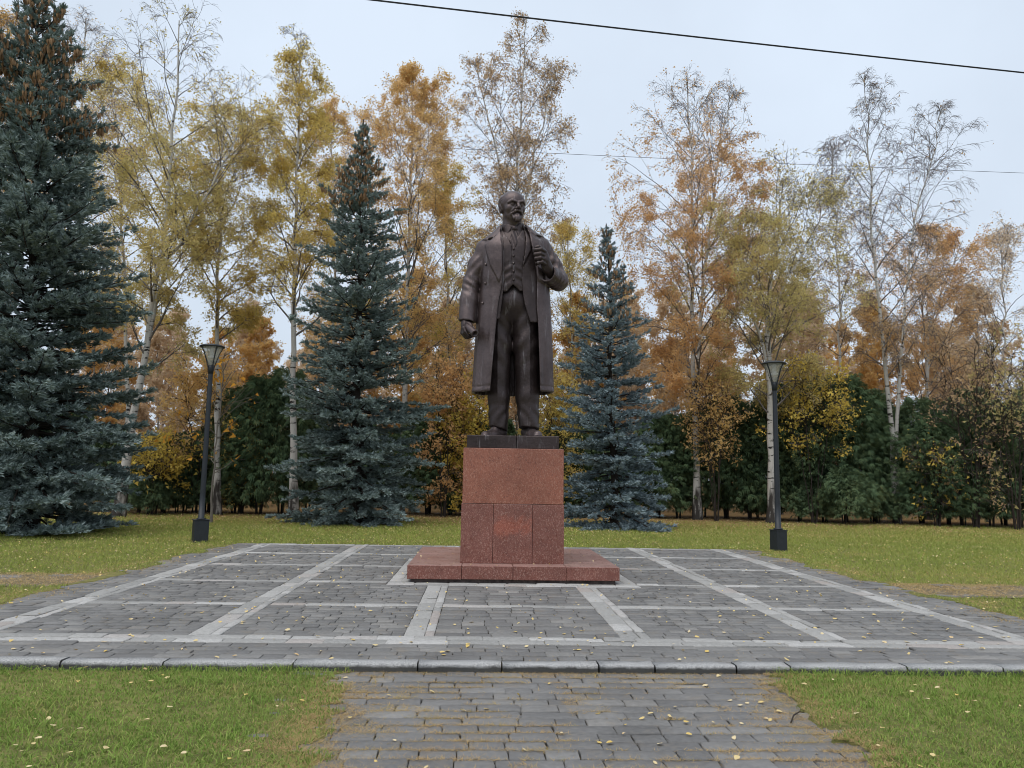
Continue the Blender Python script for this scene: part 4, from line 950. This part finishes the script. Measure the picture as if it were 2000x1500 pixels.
# ------------------------------------------------------------------ spruces
def spruce_meshes(seed, H, R, mat, prof, n_lev, nb, shoot=.175, cones=0, cone_from=.72, lowz=.12):
    r = np.random.default_rng(seed)
    z = np.linspace(0, H, 20); tr = np.stack([.04 * np.sin(z), .04 * np.cos(z * 1.3), z], -1)
    T = tubes(tr[None], [R * .075], [.015], 8)
    lev = lowz + (H * .985 - lowz) * (np.arange(n_lev) / n_lev) ** .92
    zz, az, ln = [], [], []
    for i, l in enumerate(lev):
        t = l / H; n = max(4, int(nb * (1 - .55 * t)))
        a = np.arange(n) * 2 * math.pi / n + i * 1.1 + r.normal(0, .22, n)
        zz += list(l + r.normal(0, .10, n)); az += list(a)
        lob = 1 + .18 * np.sin(a * 3 + l * .9 + seed) + .14 * np.sin(a * 5 - l * 1.7) + .10 * np.sin(l * 4.1 + seed)
        ln += list(R * prof(t) * lob * r.uniform(.62, 1.16, n))
    zz, az, ln = map(np.array, (zz, az, ln)); t = zz / H
    e = -.36 + .8 * t + r.normal(0, .08, len(t))
    d = np.stack([np.cos(az) * np.cos(e), np.sin(az) * np.cos(e), np.sin(e)], -1)
    st_ = np.stack([.04 * np.sin(zz), .04 * np.cos(zz * 1.3), zz], -1)
    B = grow(r, st_, d, ln, 7, .035, .05); B[:, :, 2] = np.maximum(B[:, :, 2], .04)
    W = tubes(B, .012 + ln * .010, np.full(len(ln), .004), 4)
    # side twigs in the branch plane
    idx = np.repeat(np.arange(len(B)), np.maximum(4, (ln / .065)).astype(int)); n = len(idx)
    u = .12 + .88 * r.random(n) ** .75; p, dd = along(B[idx], u)
    side = unit(np.cross(dd, np.array([0, 0, 1.]))) * np.where(r.random(n) < .5, -1, 1)[:, None]
    sp = r.uniform(.55, 1.0, (n, 1)); td = dd * np.cos(sp) + side * np.sin(sp); td[:, 2] -= r.uniform(-.08, .25, n)
    tl = np.clip(ln[idx] * .42 * (1.08 - u), .10, .62) * r.uniform(.6, 1.15, n)
    Tw = grow(r, p, td, tl, 3, .05, .07)
    # shoots: tufts of needles along twigs and branch tips
    m_ = np.maximum(2, (tl / .066).astype(int)); ix = np.repeat(np.arange(n), m_); q = len(ix)
    sp_, sdir = along(Tw[ix], .15 + .85 * r.random(q)); sdir = unit(sdir + perp(r, sdir) * r.uniform(.2, .75, (q, 1)) + np.array([0, 0, .22]))
    tp, tdir = B[:, -1], unit(B[:, -1] - B[:, -2]); sp_ = np.concatenate([sp_, tp]); sdir = np.concatenate([sdir, tdir]); q = len(sp_)
    K = 5; s = shoot * r.uniform(.7, 1.25, (q, 1, 1))
    ang = np.arange(K) * 2 * math.pi / K + r.random((q, 1)) * 6.3
    a1 = perp(r, sdir); a2 = np.cross(sdir, a1)
    rd = a1[:, None] * np.cos(ang)[..., None] + a2[:, None] * np.sin(ang)[..., None]
    tn = a1[:, None] * -np.sin(ang)[..., None] + a2[:, None] * np.cos(ang)[..., None]
    b0 = sp_[:, None] + sdir[:, None] * s * (np.arange(K) / K * .5)[None, :, None]
    tip = b0 + sdir[:, None] * s * .62 + rd * s * .30
    mid = b0 + rd * s * .10
    V = np.stack([mid - tn * s * .14, mid + tn * s * .14, tip], 2).reshape(-1, 3); V[:, 2] = np.maximum(V[:, 2], .0)
    Fc = np.arange(len(V)).reshape(-1, 3)
    me = {'trunk': mesh('spruce_trunk', T[0], T[1], M['bark'], True), 'branches': mesh('spruce_branches', W[0], W[1], M['bark'], True), 'crown': mesh('spruce_crown', V, Fc, M[mat])}
    if cones:
        c = np.flatnonzero((sp_[:, 2] > H * cone_from)); w_ = ((sp_[c, 2] / H - cone_from) / (1 - cone_from)) ** .6 + .05
        rr = np.hypot(sp_[c, 0], sp_[c, 1]); w_ *= (rr / (R * prof(sp_[c, 2] / H) + .15)) ** 2 + .1
        c = r.choice(c, min(cones, len(c)), replace=False, p=w_ / w_.sum()); o = sp_[c]
        cv, cf = lathe([(0.005, 0), (.036, -.06), (.005, -.16)], 4)
        Vc = (cv[None] * r.uniform(.8, 1.2, (len(c), 1, 1)) + o[:, None]).reshape(-1, 3); Fcn = (cf[None] + (np.arange(len(c)) * len(cv))[:, None, None]).reshape(-1, 4)
        me['cones'] = mesh('spruce_cones', Vc, Fcn, M['cone'])
    return me
def spruce(seed, bpx, bpy_, apx, apy, Rpx, label, mat, prof, n_lev, nb, **kw):
    b = G(bpx, bpy_, -.03); H = P(apx, apy, b[1])[2] - b[2]; R = Rpx * b[1] / F
    o = place_tree('blue_spruce', spruce_meshes(seed, H, R, mat, prof, n_lev, nb, **kw), b, label, 'spruce', 'blue spruces around the monument')
    dx = P(apx, apy, b[1])[0] - b[0]
    o.rotation_euler = (0, math.atan2(dx, H), 0)
    for c in o.children:
        if c.name.startswith('cones'): tag(c, kind='stuff')
    return o
def tabp(*kv):
    a = np.array(kv, float).reshape(-1, 2); return lambda t: np.interp(t, a[:, 0], a[:, 1])
spruce(3, 60, 1042, 72, -25, 196, 'huge dark spruce filling the left edge of the view', 'spruce', tabp(0, .86, .1, 1, .18, .9, .27, .84, .37, .82, .45, .79, .53, .82, .6, .7, .67, .63, .74, .6, .79, .53, .84, .42, .88, .30, .93, .24, .97, .15, 1, .04), 60, 13, shoot=.165, cones=2200, cone_from=.70)
spruce(4, 692, 1024, 708, 232, 140, 'tall slender blue spruce left of the statue', 'spruce', tabp(0, .8, .12, 1, .34, .86, .45, .70, .56, .68, .66, .60, .74, .49, .79, .41, .85, .26, .92, .13, 1, .02), 54, 12, shoot=.150, cones=900, cone_from=.76)
spruce(5, 1200, 1032, 1186, 436, 116, 'smaller silvery blue spruce right of the statue', 'spruce_b', tabp(0, .96, .05, 1.0, .22, .9, .38, .84, .49, .76, .58, .74, .65, .52, .78, .38, .85, .22, .93, .07, 1, .01), 40, 11, shoot=.150, cones=380, cone_from=.66)

# ------------------------------------------------------------------ thuja hedge
def thuja_meshes(seed, H, R, mat, n=4300):
    r = np.random.default_rng(seed)
    ns = 5; a = r.random(ns) * 6.3; z = np.linspace(0, H * .8, 7)
    tr = np.stack([np.stack([np.cos(a[k]) * (.12 + .10 * z) * R * .5, np.sin(a[k]) * (.12 + .10 * z) * R * .5, z], -1) for k in range(ns)])
    T = tubes(tr, np.full(ns, .045), np.full(ns, .012), 6)
    t = r.random(n) ** .85; zz = .55 + t * (H - .6)
    az = r.random(n) * 2 * math.pi
    prof = np.clip(np.sin(np.pi * np.clip(t * .62 + .32, 0, 1)), .05, 1) ** .8
    lob = 1 + .30 * np.sin(az * 3 + zz * 1.3 + seed) + .24 * np.sin(az * 5 - zz * 2.6) + .15 * np.sin(az * 9 + zz * 5)
    rr = R * prof * lob * (.45 + .6 * np.sqrt(r.random(n)))
    p = np.stack([np.cos(az) * rr, np.sin(az) * rr, zz + r.normal(0, .1, n)], -1)
    out = np.stack([np.cos(az), np.sin(az), r.uniform(-.7, .5, n)], -1); d = unit(out + r.normal(0, .35, (n, 3)))
    sd_ = perp(r, d); s = r.uniform(.15, .36, (n, 1))
    vs = []
    for k, (fa, ln_) in enumerate(((-.75, .62), (-.38, .85), (0, 1.), (.38, .85), (.75, .62))):
        ax2 = d * math.cos(fa) + sd_ * math.sin(fa); tip = p + ax2 * s * ln_; tip[:, 2] -= .08 * ln_
        w2 = np.cross(ax2, np.cross(d, sd_)); mid = p + ax2 * s * ln_ * .55
        vs.append(np.stack([p, mid - w2 * s * .065, tip, mid + w2 * s * .065], 1))
    V = np.stack(vs, 1).reshape(-1, 3); V[:, 2] = np.maximum(V[:, 2], 0)
    return {'trunk': mesh('thuja_stems', T[0], T[1], M['bark'], True), 'crown': mesh('thuja_crown', V, np.arange(len(V)).reshape(-1, 4), M[mat])}
TH = [thuja_meshes(80, 5.2, 1.35, 'thuja'), thuja_meshes(81, 6.2, 1.5, 'thuja_b'), thuja_meshes(82, 4.3, 1.5, 'thuja'), thuja_meshes(83, 3.0, 1.4, 'thuja_b', 3600)]
r = np.random.default_rng(9)
hx = [(650, 2, 33, .8), (705, 0, 33, .75), (765, 2, 33.5, .8), (1185, 0, 33.5, .75), (1830, 0, 29.6, .82), (1880, 1, 29.8, .72), (1935, 0, 29.4, .86), (1990, 1, 29.2, .76), (1235, 2, 33, .8), (1285, 0, 33, .85), (270, 2, 30.5, .62), (318, 2, 31, .72), (360, 0, 32, .62), (405, 2, 32, .8), (455, 1, 31.5, .82), (505, 0, 31, 1.04), (548, 1, 31.5, .95), (600, 0, 32.5, .8), (835, 2, 33, 1.0), (880, 0, 33, .88), (925, 2, 33.5, .95), (975, 0, 34, .8), (1080, 2, 34, .9), (1130, 1, 34, .7),
      (1325, 0, 33, .85), (1375, 1, 34, .82), (1420, 0, 33.2, 1.02), (1465, 0, 32.5, .95), (1515, 1, 32.6, .92), (1560, 0, 32, 1.1), (1610, 1, 31.5, .98), (1655, 0, 31.5, 1.16), (1705, 1, 32, .9), (1750, 0, 32.5, .9), (1800, 1, 31.5, .84), (1850, 0, 31, .96), (1905, 1, 31, .9), (1960, 0, 30.5, .95), (2030, 1, 30, .9), (2110, 0, 30, .95), (-60, 0, 32, .9), (30, 1, 33, .8), (120, 0, 33, .9), (205, 2, 32, .8)]
hl = {0: 'dark arborvitae shrub in the hedge %s', 1: 'dark arborvitae shrub in the hedge %s'}
ORD = 'first second third fourth fifth sixth seventh eighth ninth tenth eleventh twelfth thirteenth fourteenth fifteenth sixteenth seventeenth eighteenth nineteenth twentieth twenty-first twenty-second twenty-third twenty-fourth twenty-fifth twenty-sixth twenty-seventh twenty-eighth twenty-ninth thirtieth'.split()
for side, lst in (('left', sorted([h for h in hx if h[0] < 1000], key=lambda h: -h[0])), ('right', sorted([h for h in hx if h[0] >= 1000], key=lambda h: h[0]))):
    for i, (px, k, Y, sc) in enumerate(lst):
        b = P(px, 1000, Y); b[2] = -.05
        place_tree('hedge_shrub', TH[k], b, 'dark green arborvitae, %s in the hedge counting %s from the statue' % (ORD[i], side), 'shrub', 'hedge shrubs behind the lawn', r.uniform(0, 6.3), sc)
for px, py, sc, lb in ((1590, 1022, .55, 'low green shrub at the hedge foot just right of the right lamp post'), (1650, 1025, .72, 'low bright green shrub bulging forward from the right hedge'), (1715, 1024, .5, 'low green shrub at the foot of the two-stemmed birch'), (1480, 1012, .45, 'low green shrub at the hedge foot just left of the right lamp post'),
                      (345, 1003, .5, 'low green shrub at the hedge foot left of the left lamp post'), (470, 1003, .55, 'low green shrub at the hedge foot right of the bare sapling'), (290, 1006, .5, 'low green shrub beside the foot of the leaning birch'), (890, 1006, .42, 'low green shrub just left of the pedestal')):
    b = G(px, py, -.05); place_tree('hedge_shrub', TH[3], b, lb, 'shrub', 'low hedge-foot shrubs', r.uniform(0, 6.3), sc)

# leafy bushes among the hedge
def bush(seed, bpx, Y, hpy, spread, leaf, leaf_n, label, nst=5, ls=.09, cb=.1, dens=None):
    b = P(bpx, 1000, Y); b[2] = -.05; H = P(bpx, hpy, Y)[2] - b[2]; rr = np.random.default_rng(seed); st_ = []
    for k in range(nst):
        a = k * 2.4 + rr.random(); z = np.linspace(0, H * rr.uniform(.7, 1), 6); q = (z / H) ** 1.4 * spread * rr.uniform(.25, .6)
        st_.append(np.stack([np.cos(a) * (q + .08), np.sin(a) * (q + .08), z], -1))
    me = birch_meshes('bush', seed, st_, .035, spread * .62, leaf, n1=7 * nst, cb=cb, leaf_n=leaf_n, leaf_s=ls, n2=4, n3=3, n4=3, twigs=0, bark='bark', limbmat='bark', el=(.2, .8), r_top=.008, dens=dens)
    return place_tree('bush', me, b, label, 'bush', 'leafy bushes along the hedge')
bush(31, 300, 29.5, 850, 1.5, 'yellow', 1900, 'young bush with bright yellow leaves under the leaning birch', ls=.10, cb=.5)
bush(32, 1590, 30.0, 700, 2.3, 'yellow', 3000, 'bush with a clump of bright yellow leaves right of the right lamp post', cb=.45)
bush(33, 865, 31, 650, 1.5, 'rust', 4500, 'rusty red bush just left of the statue coat')
bush(34, 1905, 28.6, 640, 2.3, 'brown', 1500, 'loose bush of drying brown leaves at the right edge', nst=8)
bush(35, 1985, 27.6, 620, 2.2, 'olive', 1500, 'olive leafed bush cut by the right edge of the view', nst=7)
bush(36, 1830, 29.2, 870, 1.4, 'yellow', 500, 'low yellow-green bush at the foot of the hedge at right')
bush(37, 915, 31.5, 720, 1.6, 'yellow', 5200, 'yellow bush behind the pedestal on its left')
bush(38, 1085, 32, 700, 1.6, 'gold', 5200, 'yellow-green bush behind the pedestal on its right')
bush(39, 1400, 31, 700, 1.8, 'amber', 2600, 'amber bush beneath the rusty orange birch', cb=.4)
bush(40, 470, 31, 770, 1.6, 'gold', 2200, 'sparse yellow-green bush inside the left hedge')
bush(41, 380, 31, 690, 1.8, 'amber', 4200, 'amber bush between the leaning birch and the left lamp post', cb=.3)

# young sapling
b = G(412, 1022, -.03); Yb = b[1]
sap = place_tree('sapling', birch_meshes('sapling', 44, [stem(b, [(412, 980), (420, 900), (425, 830), (435, 740), (440, 690)], Yb)], .045, 1.5, 'orange', n1=12, cb=.25, leaf_n=110, leaf_s=.12, n2=2, n3=1, n4=1, bark='greybark', limbmat='greybark', r_top=.012, el=(.3, .7), droop=.2), b, 'thin nearly bare sapling with a few orange leaves beside the left lamp post', 'sapling')
for c in sap.children:
    if c.name.split('.')[0] in ('branches', 'twigs', 'crown'): tag(c, kind='stuff')

# two lit lamps far behind the right hedge
for px, py, lb in ((1832, 957, 'lit orange lamp glimmering through the right hedge, nearer the two-stemmed birch'), (1925, 964, 'lit orange lamp glimmering through the bushes at the far right')):
    q = P(px, py, 33.6); b = q.copy(); b[2] = -.03
    o = tag(empty('garden_lamp', b), lb, 'lamp', 'lit lamps behind the hedge')
    V, f = lathe([(.06, 0), (.06, .04), (.03, .06), (.028, q[2] - b[2] - .12), (.05, q[2] - b[2] - .10), (0, q[2] - b[2] - .09)], 10); link('post', mesh('post', V, f, M['lamp'], True), o)
    a = np.linspace(-math.pi / 2, math.pi / 2, 8); V, f = lathe([(max(.002, .13 * math.cos(t)), q[2] - b[2] + .13 * math.sin(t)) for t in a], 14); link('globe', mesh('globe', V, f, M['globe'], True), o)
# ------------------------------------------------------------------ grass
r = np.random.default_rng(21)
def lawn_mask(x, y):
    """1 where turf grows"""
    el_, er_ = path_edge(y)
    front = (y < PY0 - .01) & ((x < el_) | (x > er_))
    n = edge_noise(x, y)
    back = (y > PY1 - .02 + n * .15) & (x > PX0 - 1) & (x < PX1 + 1)
    lf = (x < PX0 + .16 + n) & (y > PY0); rt = (x > PX1 - .16 + n) & (y > PY0)
    y0, y1 = SIDE[0]; lf &= ~((y > y0 + n * .4) & (y < y1 + n * .4) & (x > PX0 - 3.2 + n * 2))
    y0, y1 = SIDE[1]; rt &= ~((y > y0 + n * .4) & (y < y1 + n * .4) & (x < PX1 + 2.2 + n * 2))
    return front | back | lf | rt
def blades(x, y, z, h, wd, lean, tri=False):
    n = len(x); a = r.random(n) * 6.283; la = r.random(n) * 6.283; l = lean * r.random(n) * h
    b = np.stack([x, y, z], -1); s = np.stack([np.cos(a), np.sin(a), 0 * a], -1) * (wd * .5)[:, None]
    top = b + np.stack([np.cos(la) * l, np.sin(la) * l, h], -1)
    if tri: return np.stack([b - s, b + s, top], 1).reshape(-1, 3), np.zeros((0, 4), int), np.arange(n * 3).reshape(n, 3)
    mid = b + np.stack([np.cos(la) * l * .35, np.sin(la) * l * .35, h * .75], -1); top[:, 2] -= h * .15 * (l / h)
    V = np.stack([b - s, b + s, mid + s * .8, top, mid - s * .8], 1).reshape(-1, 3)
    k = np.arange(n)[:, None] * 5
    return V, k + np.array([[0, 1, 2, 4]]), k + np.array([[4, 2, 3]])
def turf_z(x, y): return np.maximum(ground_z(x, y), np.where(y < PY0, PATH_Z - .006, -.014)) - .004
def in_view(x, y, m=1.6):
    return np.abs(x - .043 * y) < .70 * y + m
# front lawns
n = 190000
x = r.uniform(-6.5, 7.2, n); y = r.uniform(2.9, PY0, n); k = lawn_mask(x, y) & in_view(x, y, 1.2)
el_, er_ = path_edge(y); de = np.minimum(np.abs(x - el_), np.abs(x - er_))
k &= r.random(n) < np.clip(.45 + de * 1.6, 0, 1) * (.55 + .45 * fbm(x * 3, y * 3, 12) * 2)
x, y = x[k], y[k]; hgt = r.uniform(.014, .050, len(x)) * (.35 + 1.2 * fbm(x * 2.6, y * 2.6, 14)); hgt *= np.where(PY0 - y < .12, 1.5, 1)
V, q, t = blades(x, y, turf_z(x, y), hgt, r.uniform(.0035, .0085, len(x)), 2.4)
tag(link('grass', mesh('grass', V, [q, t], M['grass'])), 'short green lawn grass in front of the kerb', 'grass', kind='stuff')
# lawn round and behind the square
n = 380000
d = 7.2 + 23 * r.random(n) ** 1.15; x = (r.random(n) * 2 - 1) * (.72 * d + 2) + .043 * d; y = d
k = lawn_mask(x, y) & (y > PY0 + .02); k &= r.random(n) < np.clip((31 - y) / 9, 0, 1) * (.5 + fbm(x * .8, y * .8, 15))
x, y = x[k], y[k]; sc = np.clip(y / 11, .8, 2.2)
V, q, t = blades(x, y, turf_z(x, y), r.uniform(.02, .05, len(x)) * sc ** .5, r.uniform(.007, .014, len(x)) * sc, 1.6, True)
tag(link('grass', mesh('grass', V, [q, t], M['grass_far'])), 'mown autumn grass around and behind the square', 'grass', kind='stuff')
# dead straw and tufts in joints of the near path and along its ragged edges
rows = np.arange(2.6, PY0 + .01, (PY0 - 2.6) / round((PY0 - 2.6) / .150))
n = 90000
rw = rows[r.integers(len(rows), size=n)]; x = r.uniform(PTX0 - .1, PTX1 + .1, n); y = rw + r.normal(0, .012, n)
m_ = fbm(x * 2.6, rw * 4.1, 31); el_, er_ = path_edge(y); de = np.minimum(x - el_, er_ - x)
k = (r.random(n) < np.clip((m_ - .40) * 5, 0, 1) * .95) & (de > -.2) & (y < PY0 - .01)
n2 = 230000; x2 = r.uniform(PTX0 - .3, PTX1 + .4, n2); y2 = r.uniform(2.7, PY0, n2); e1, e2 = path_edge(y2); de2 = np.minimum(x2 - e1, e2 - x2)
k2 = (r.random(n2) < np.exp(-((de2 + .05) / .30) ** 2) * np.clip(fbm(x2 * 3, y2 * 3, 33) * 2.8 - .6, 0, 1)) | ((np.abs(y2 - PY0 + .05) < .05) & (r.random(n2) < .5)) | ((fbm(x2 * 4, y2 * 4, 41) > .68) & (de2 > 0) & (r.random(n2) < .4))
x = np.concatenate([x[k], x2[k2]]); y = np.concatenate([y[k], y2[k2]])
V, q, t = blades(x, y, np.maximum(ground_z(x, y), PATH_Z - .004), r.uniform(.007, .020, len(x)), r.uniform(.0025, .005, len(x)), 5., True)
tag(link('dry_grass', mesh('dry_grass', V, [q, t], M['dry'])), 'dry straw and moss in the joints of the near path', 'dry grass', kind='stuff')
# tan thatch along the ragged sides of the square and on the worn side paths
n = 60000; x = np.where(r.random(n) < .5, PX0, PX1) + r.normal(0, .28, n); y = r.uniform(PY0 + .1, PY1, n)
k = r.random(n) < np.clip(fbm(x * 1.8, y * 1.8, 61) * 3 - 1.15, 0, 1) * .6
k2n = 22000; sl_ = r.random(k2n) < .5; x3 = np.where(sl_, PX0 - 3.4 * r.random(k2n), PX1 + 2.4 * r.random(k2n)); y3 = np.where(sl_, r.uniform(*SIDE[0], k2n), r.uniform(*SIDE[1], k2n))
kk = r.random(k2n) < np.clip(fbm(x3 * 1.8, y3 * 1.8, 63) * 3 - 1.0, 0, 1) * .8
x = np.concatenate([x[k], x3[kk]]); y = np.concatenate([y[k], y3[kk]])
V, q, t = blades(x, y, np.full(len(x), -.006), r.uniform(.008, .024, len(x)), r.uniform(.006, .012, len(x)), 4., True)
tag(link('dry_grass', mesh('dry_grass', V, [q, t], M['dry'])), 'tan thatch along the sides of the square', 'dry grass', kind='stuff')
# weeds in the joints of the square
n = 26000; x = r.uniform(PX0, PX1, n); y = PY0 + .17 + .142 * r.integers(0, 77, n) + r.normal(0, .012, n)
k = (fbm(x * 1.6, y * 2.4, 51) > .60) & (y < PY1) & ~((x > PLX0 - .05) & (x < PLX1 + .05) & (y > PLY0 - .05) & (y < PLY1 + .05)) & (r.random(n) < .8); x, y = x[k], y[k]
V, q, t = blades(x, y, np.full(len(x), -.008), r.uniform(.008, .024, len(x)), r.uniform(.004, .008, len(x)), 3., True)
tag(link('dry_grass', mesh('dry_grass', V, [q, t], M['dry'])), 'thin weeds and straw in the joints of the square', 'dry grass', kind='stuff')

# ------------------------------------------------------------------ fallen leaves
def leaf_tpl(seed):
    rr = np.random.default_rng(seed); n = 8; a = np.linspace(0, 2 * math.pi, n, endpoint=False)
    rx = .5 * (np.abs(np.cos(a)) ** .9) * np.sign(np.cos(a)); ry = .37 * np.sin(a) * (1 - .35 * np.cos(a))
    z = .10 * (rx ** 2) * rr.uniform(.2, 2.2) + rr.normal(0, .02, n) + np.abs(ry) * rr.uniform(0, .45)
    V = np.concatenate([[[0, 0, .0]], np.stack([rx, ry, z], -1)]); f = np.array([[0, 1 + i, 1 + (i + 1) % n] for i in range(n)])
    st_ = np.array([[-.5, .02, z[4]], [-.5, -.02, z[4]], [-.85, 0, z[4] + .05]]); f = np.concatenate([f, [[9, 10, 11]]])
    return np.concatenate([V, st_]), f
LT_ = [leaf_tpl(s) for s in range(6)]; LM = [mesh('fallen_leaf', v, f, M['fallen']) for v, f in LT_]
def surf(x, y):
    on = (x > PX0) & (x < PX1) & (y > PY0) & (y < PY1)
    el_, er_ = path_edge(y); onp = (y < PY0) & (x > el_) & (x < er_)
    pl = (x > PLX0) & (x < PLX1) & (y > PLY0) & (y < PLY1)
    z = np.where(on, .005, np.where(onp, PATH_Z + .005, ground_z(x, y) + .028)); z = np.where(pl, .25, z)
    return z, np.where(pl, 3, np.where(on, 2, np.where(onp, 1, 0)))
ns_ = []
def scatter(n, ymin, ymax, pw, keep):
    y = ymin + (ymax - ymin) * r.random(n) ** pw; x = (r.random(n) * 2 - 1) * (.70 * y + .8) + .043 * y
    k = keep(x, y); return x[k], y[k]
ped_in = lambda x, y: (x > PED_X0 - .05) & (x < PED_X1 + .05) & (y > PED_Y - .05) & (y < PED_Y1 + .05)
xs, ys = [], []
for a in (scatter(150, 4.3, PY0 - .05, 1., lambda x, y: np.ones(len(x), bool)),
          scatter(1300, PY0 + .1, PY1, 1.0, lambda x, y: (x > PX0) & (x < PX1) & ~ped_in(x, y)),
          scatter(9000, 22, 31, 1., lambda x, y: lawn_mask(x, y)),
          scatter(34000, PY0 + .1, 34, .95, lambda x, y: lawn_mask(x, y) & (r.random(len(x)) < .2 + .8 * np.clip((y - 12) / 12, 0, 1)))):
    xs.append(a[0]); ys.append(a[1])
x, y = np.concatenate(xs), np.concatenate(ys); z, on = surf(x, y)
size = r.uniform(.024, .045, len(x)); size = np.where(y < PY0, r.uniform(.020, .042, len(x)), size)
vis = size * size / y ** 2.6 * r.uniform(.7, 1.3, len(x)); order = np.argsort(-vis)
LAB = ['small yellow leaf lying on the near lawn grass', 'small yellow leaf lying on the dark setts of the near path', 'small yellow leaf lying on the square beyond the kerb', 'small yellow leaf lying on the red granite plinth']
GRP = ['fallen leaves on the near lawn', 'fallen leaves on the near path', 'fallen leaves on the square', 'fallen leaves on the plinth']
for i in order[:280]:
    o = link('fallen_leaf', LM[r.integers(6)], None, (x[i], y[i], z[i] + .004), (r.normal(0, .18), r.normal(0, .18), r.uniform(0, 6.3)), [size[i] * 1.15] * 3)
    tag(o, LAB[on[i]], 'leaf', GRP[on[i]])
rest = order[280:]
T4 = np.array([[-.5, 0, .05], [0, -.36, .0], [.5, 0, .08], [0, .36, .10]])
a = r.uniform(0, 6.283, len(rest)); tv = T4[None] * size[rest][:, None, None] * np.array([1, 1, 1.])
tx, ty = r.normal(0, .35, (2, len(rest), 1))
X = tv[..., 0] * np.cos(a)[:, None] - tv[..., 1] * np.sin(a)[:, None]; Y_ = tv[..., 0] * np.sin(a)[:, None] + tv[..., 1] * np.cos(a)[:, None]; Z = tv[..., 2] + X * tx + Y_ * ty
V = np.stack([X + x[rest][:, None], Y_ + y[rest][:, None], Z + z[rest][:, None] + .006], -1).reshape(-1, 3)
Fc = np.arange(len(rest) * 4).reshape(-1, 4)
tag(link('fallen_leaves', mesh('fallen_leaves', V, Fc, M['fallen'])), 'yellow leaves strewn over the lawn and the square', 'fallen leaves', kind='stuff')
# dark twig on the path
a, b = G(1545, 1411, PATH_Z + .012), G(1562, 1390, PATH_Z + .03); mid = (a + b) / 2 + np.array([-.012, 0, .012])
V, f = tubes(np.array([[a, mid, b, b + np.array([.03, .0, -.005])]]), [.006], [.003], 6); c = a.copy()
tag(link('twig', mesh('twig', V - c, f, M['bark'], True), None, c), 'short dark bent twig lying at the right edge of the near path', 'twig')
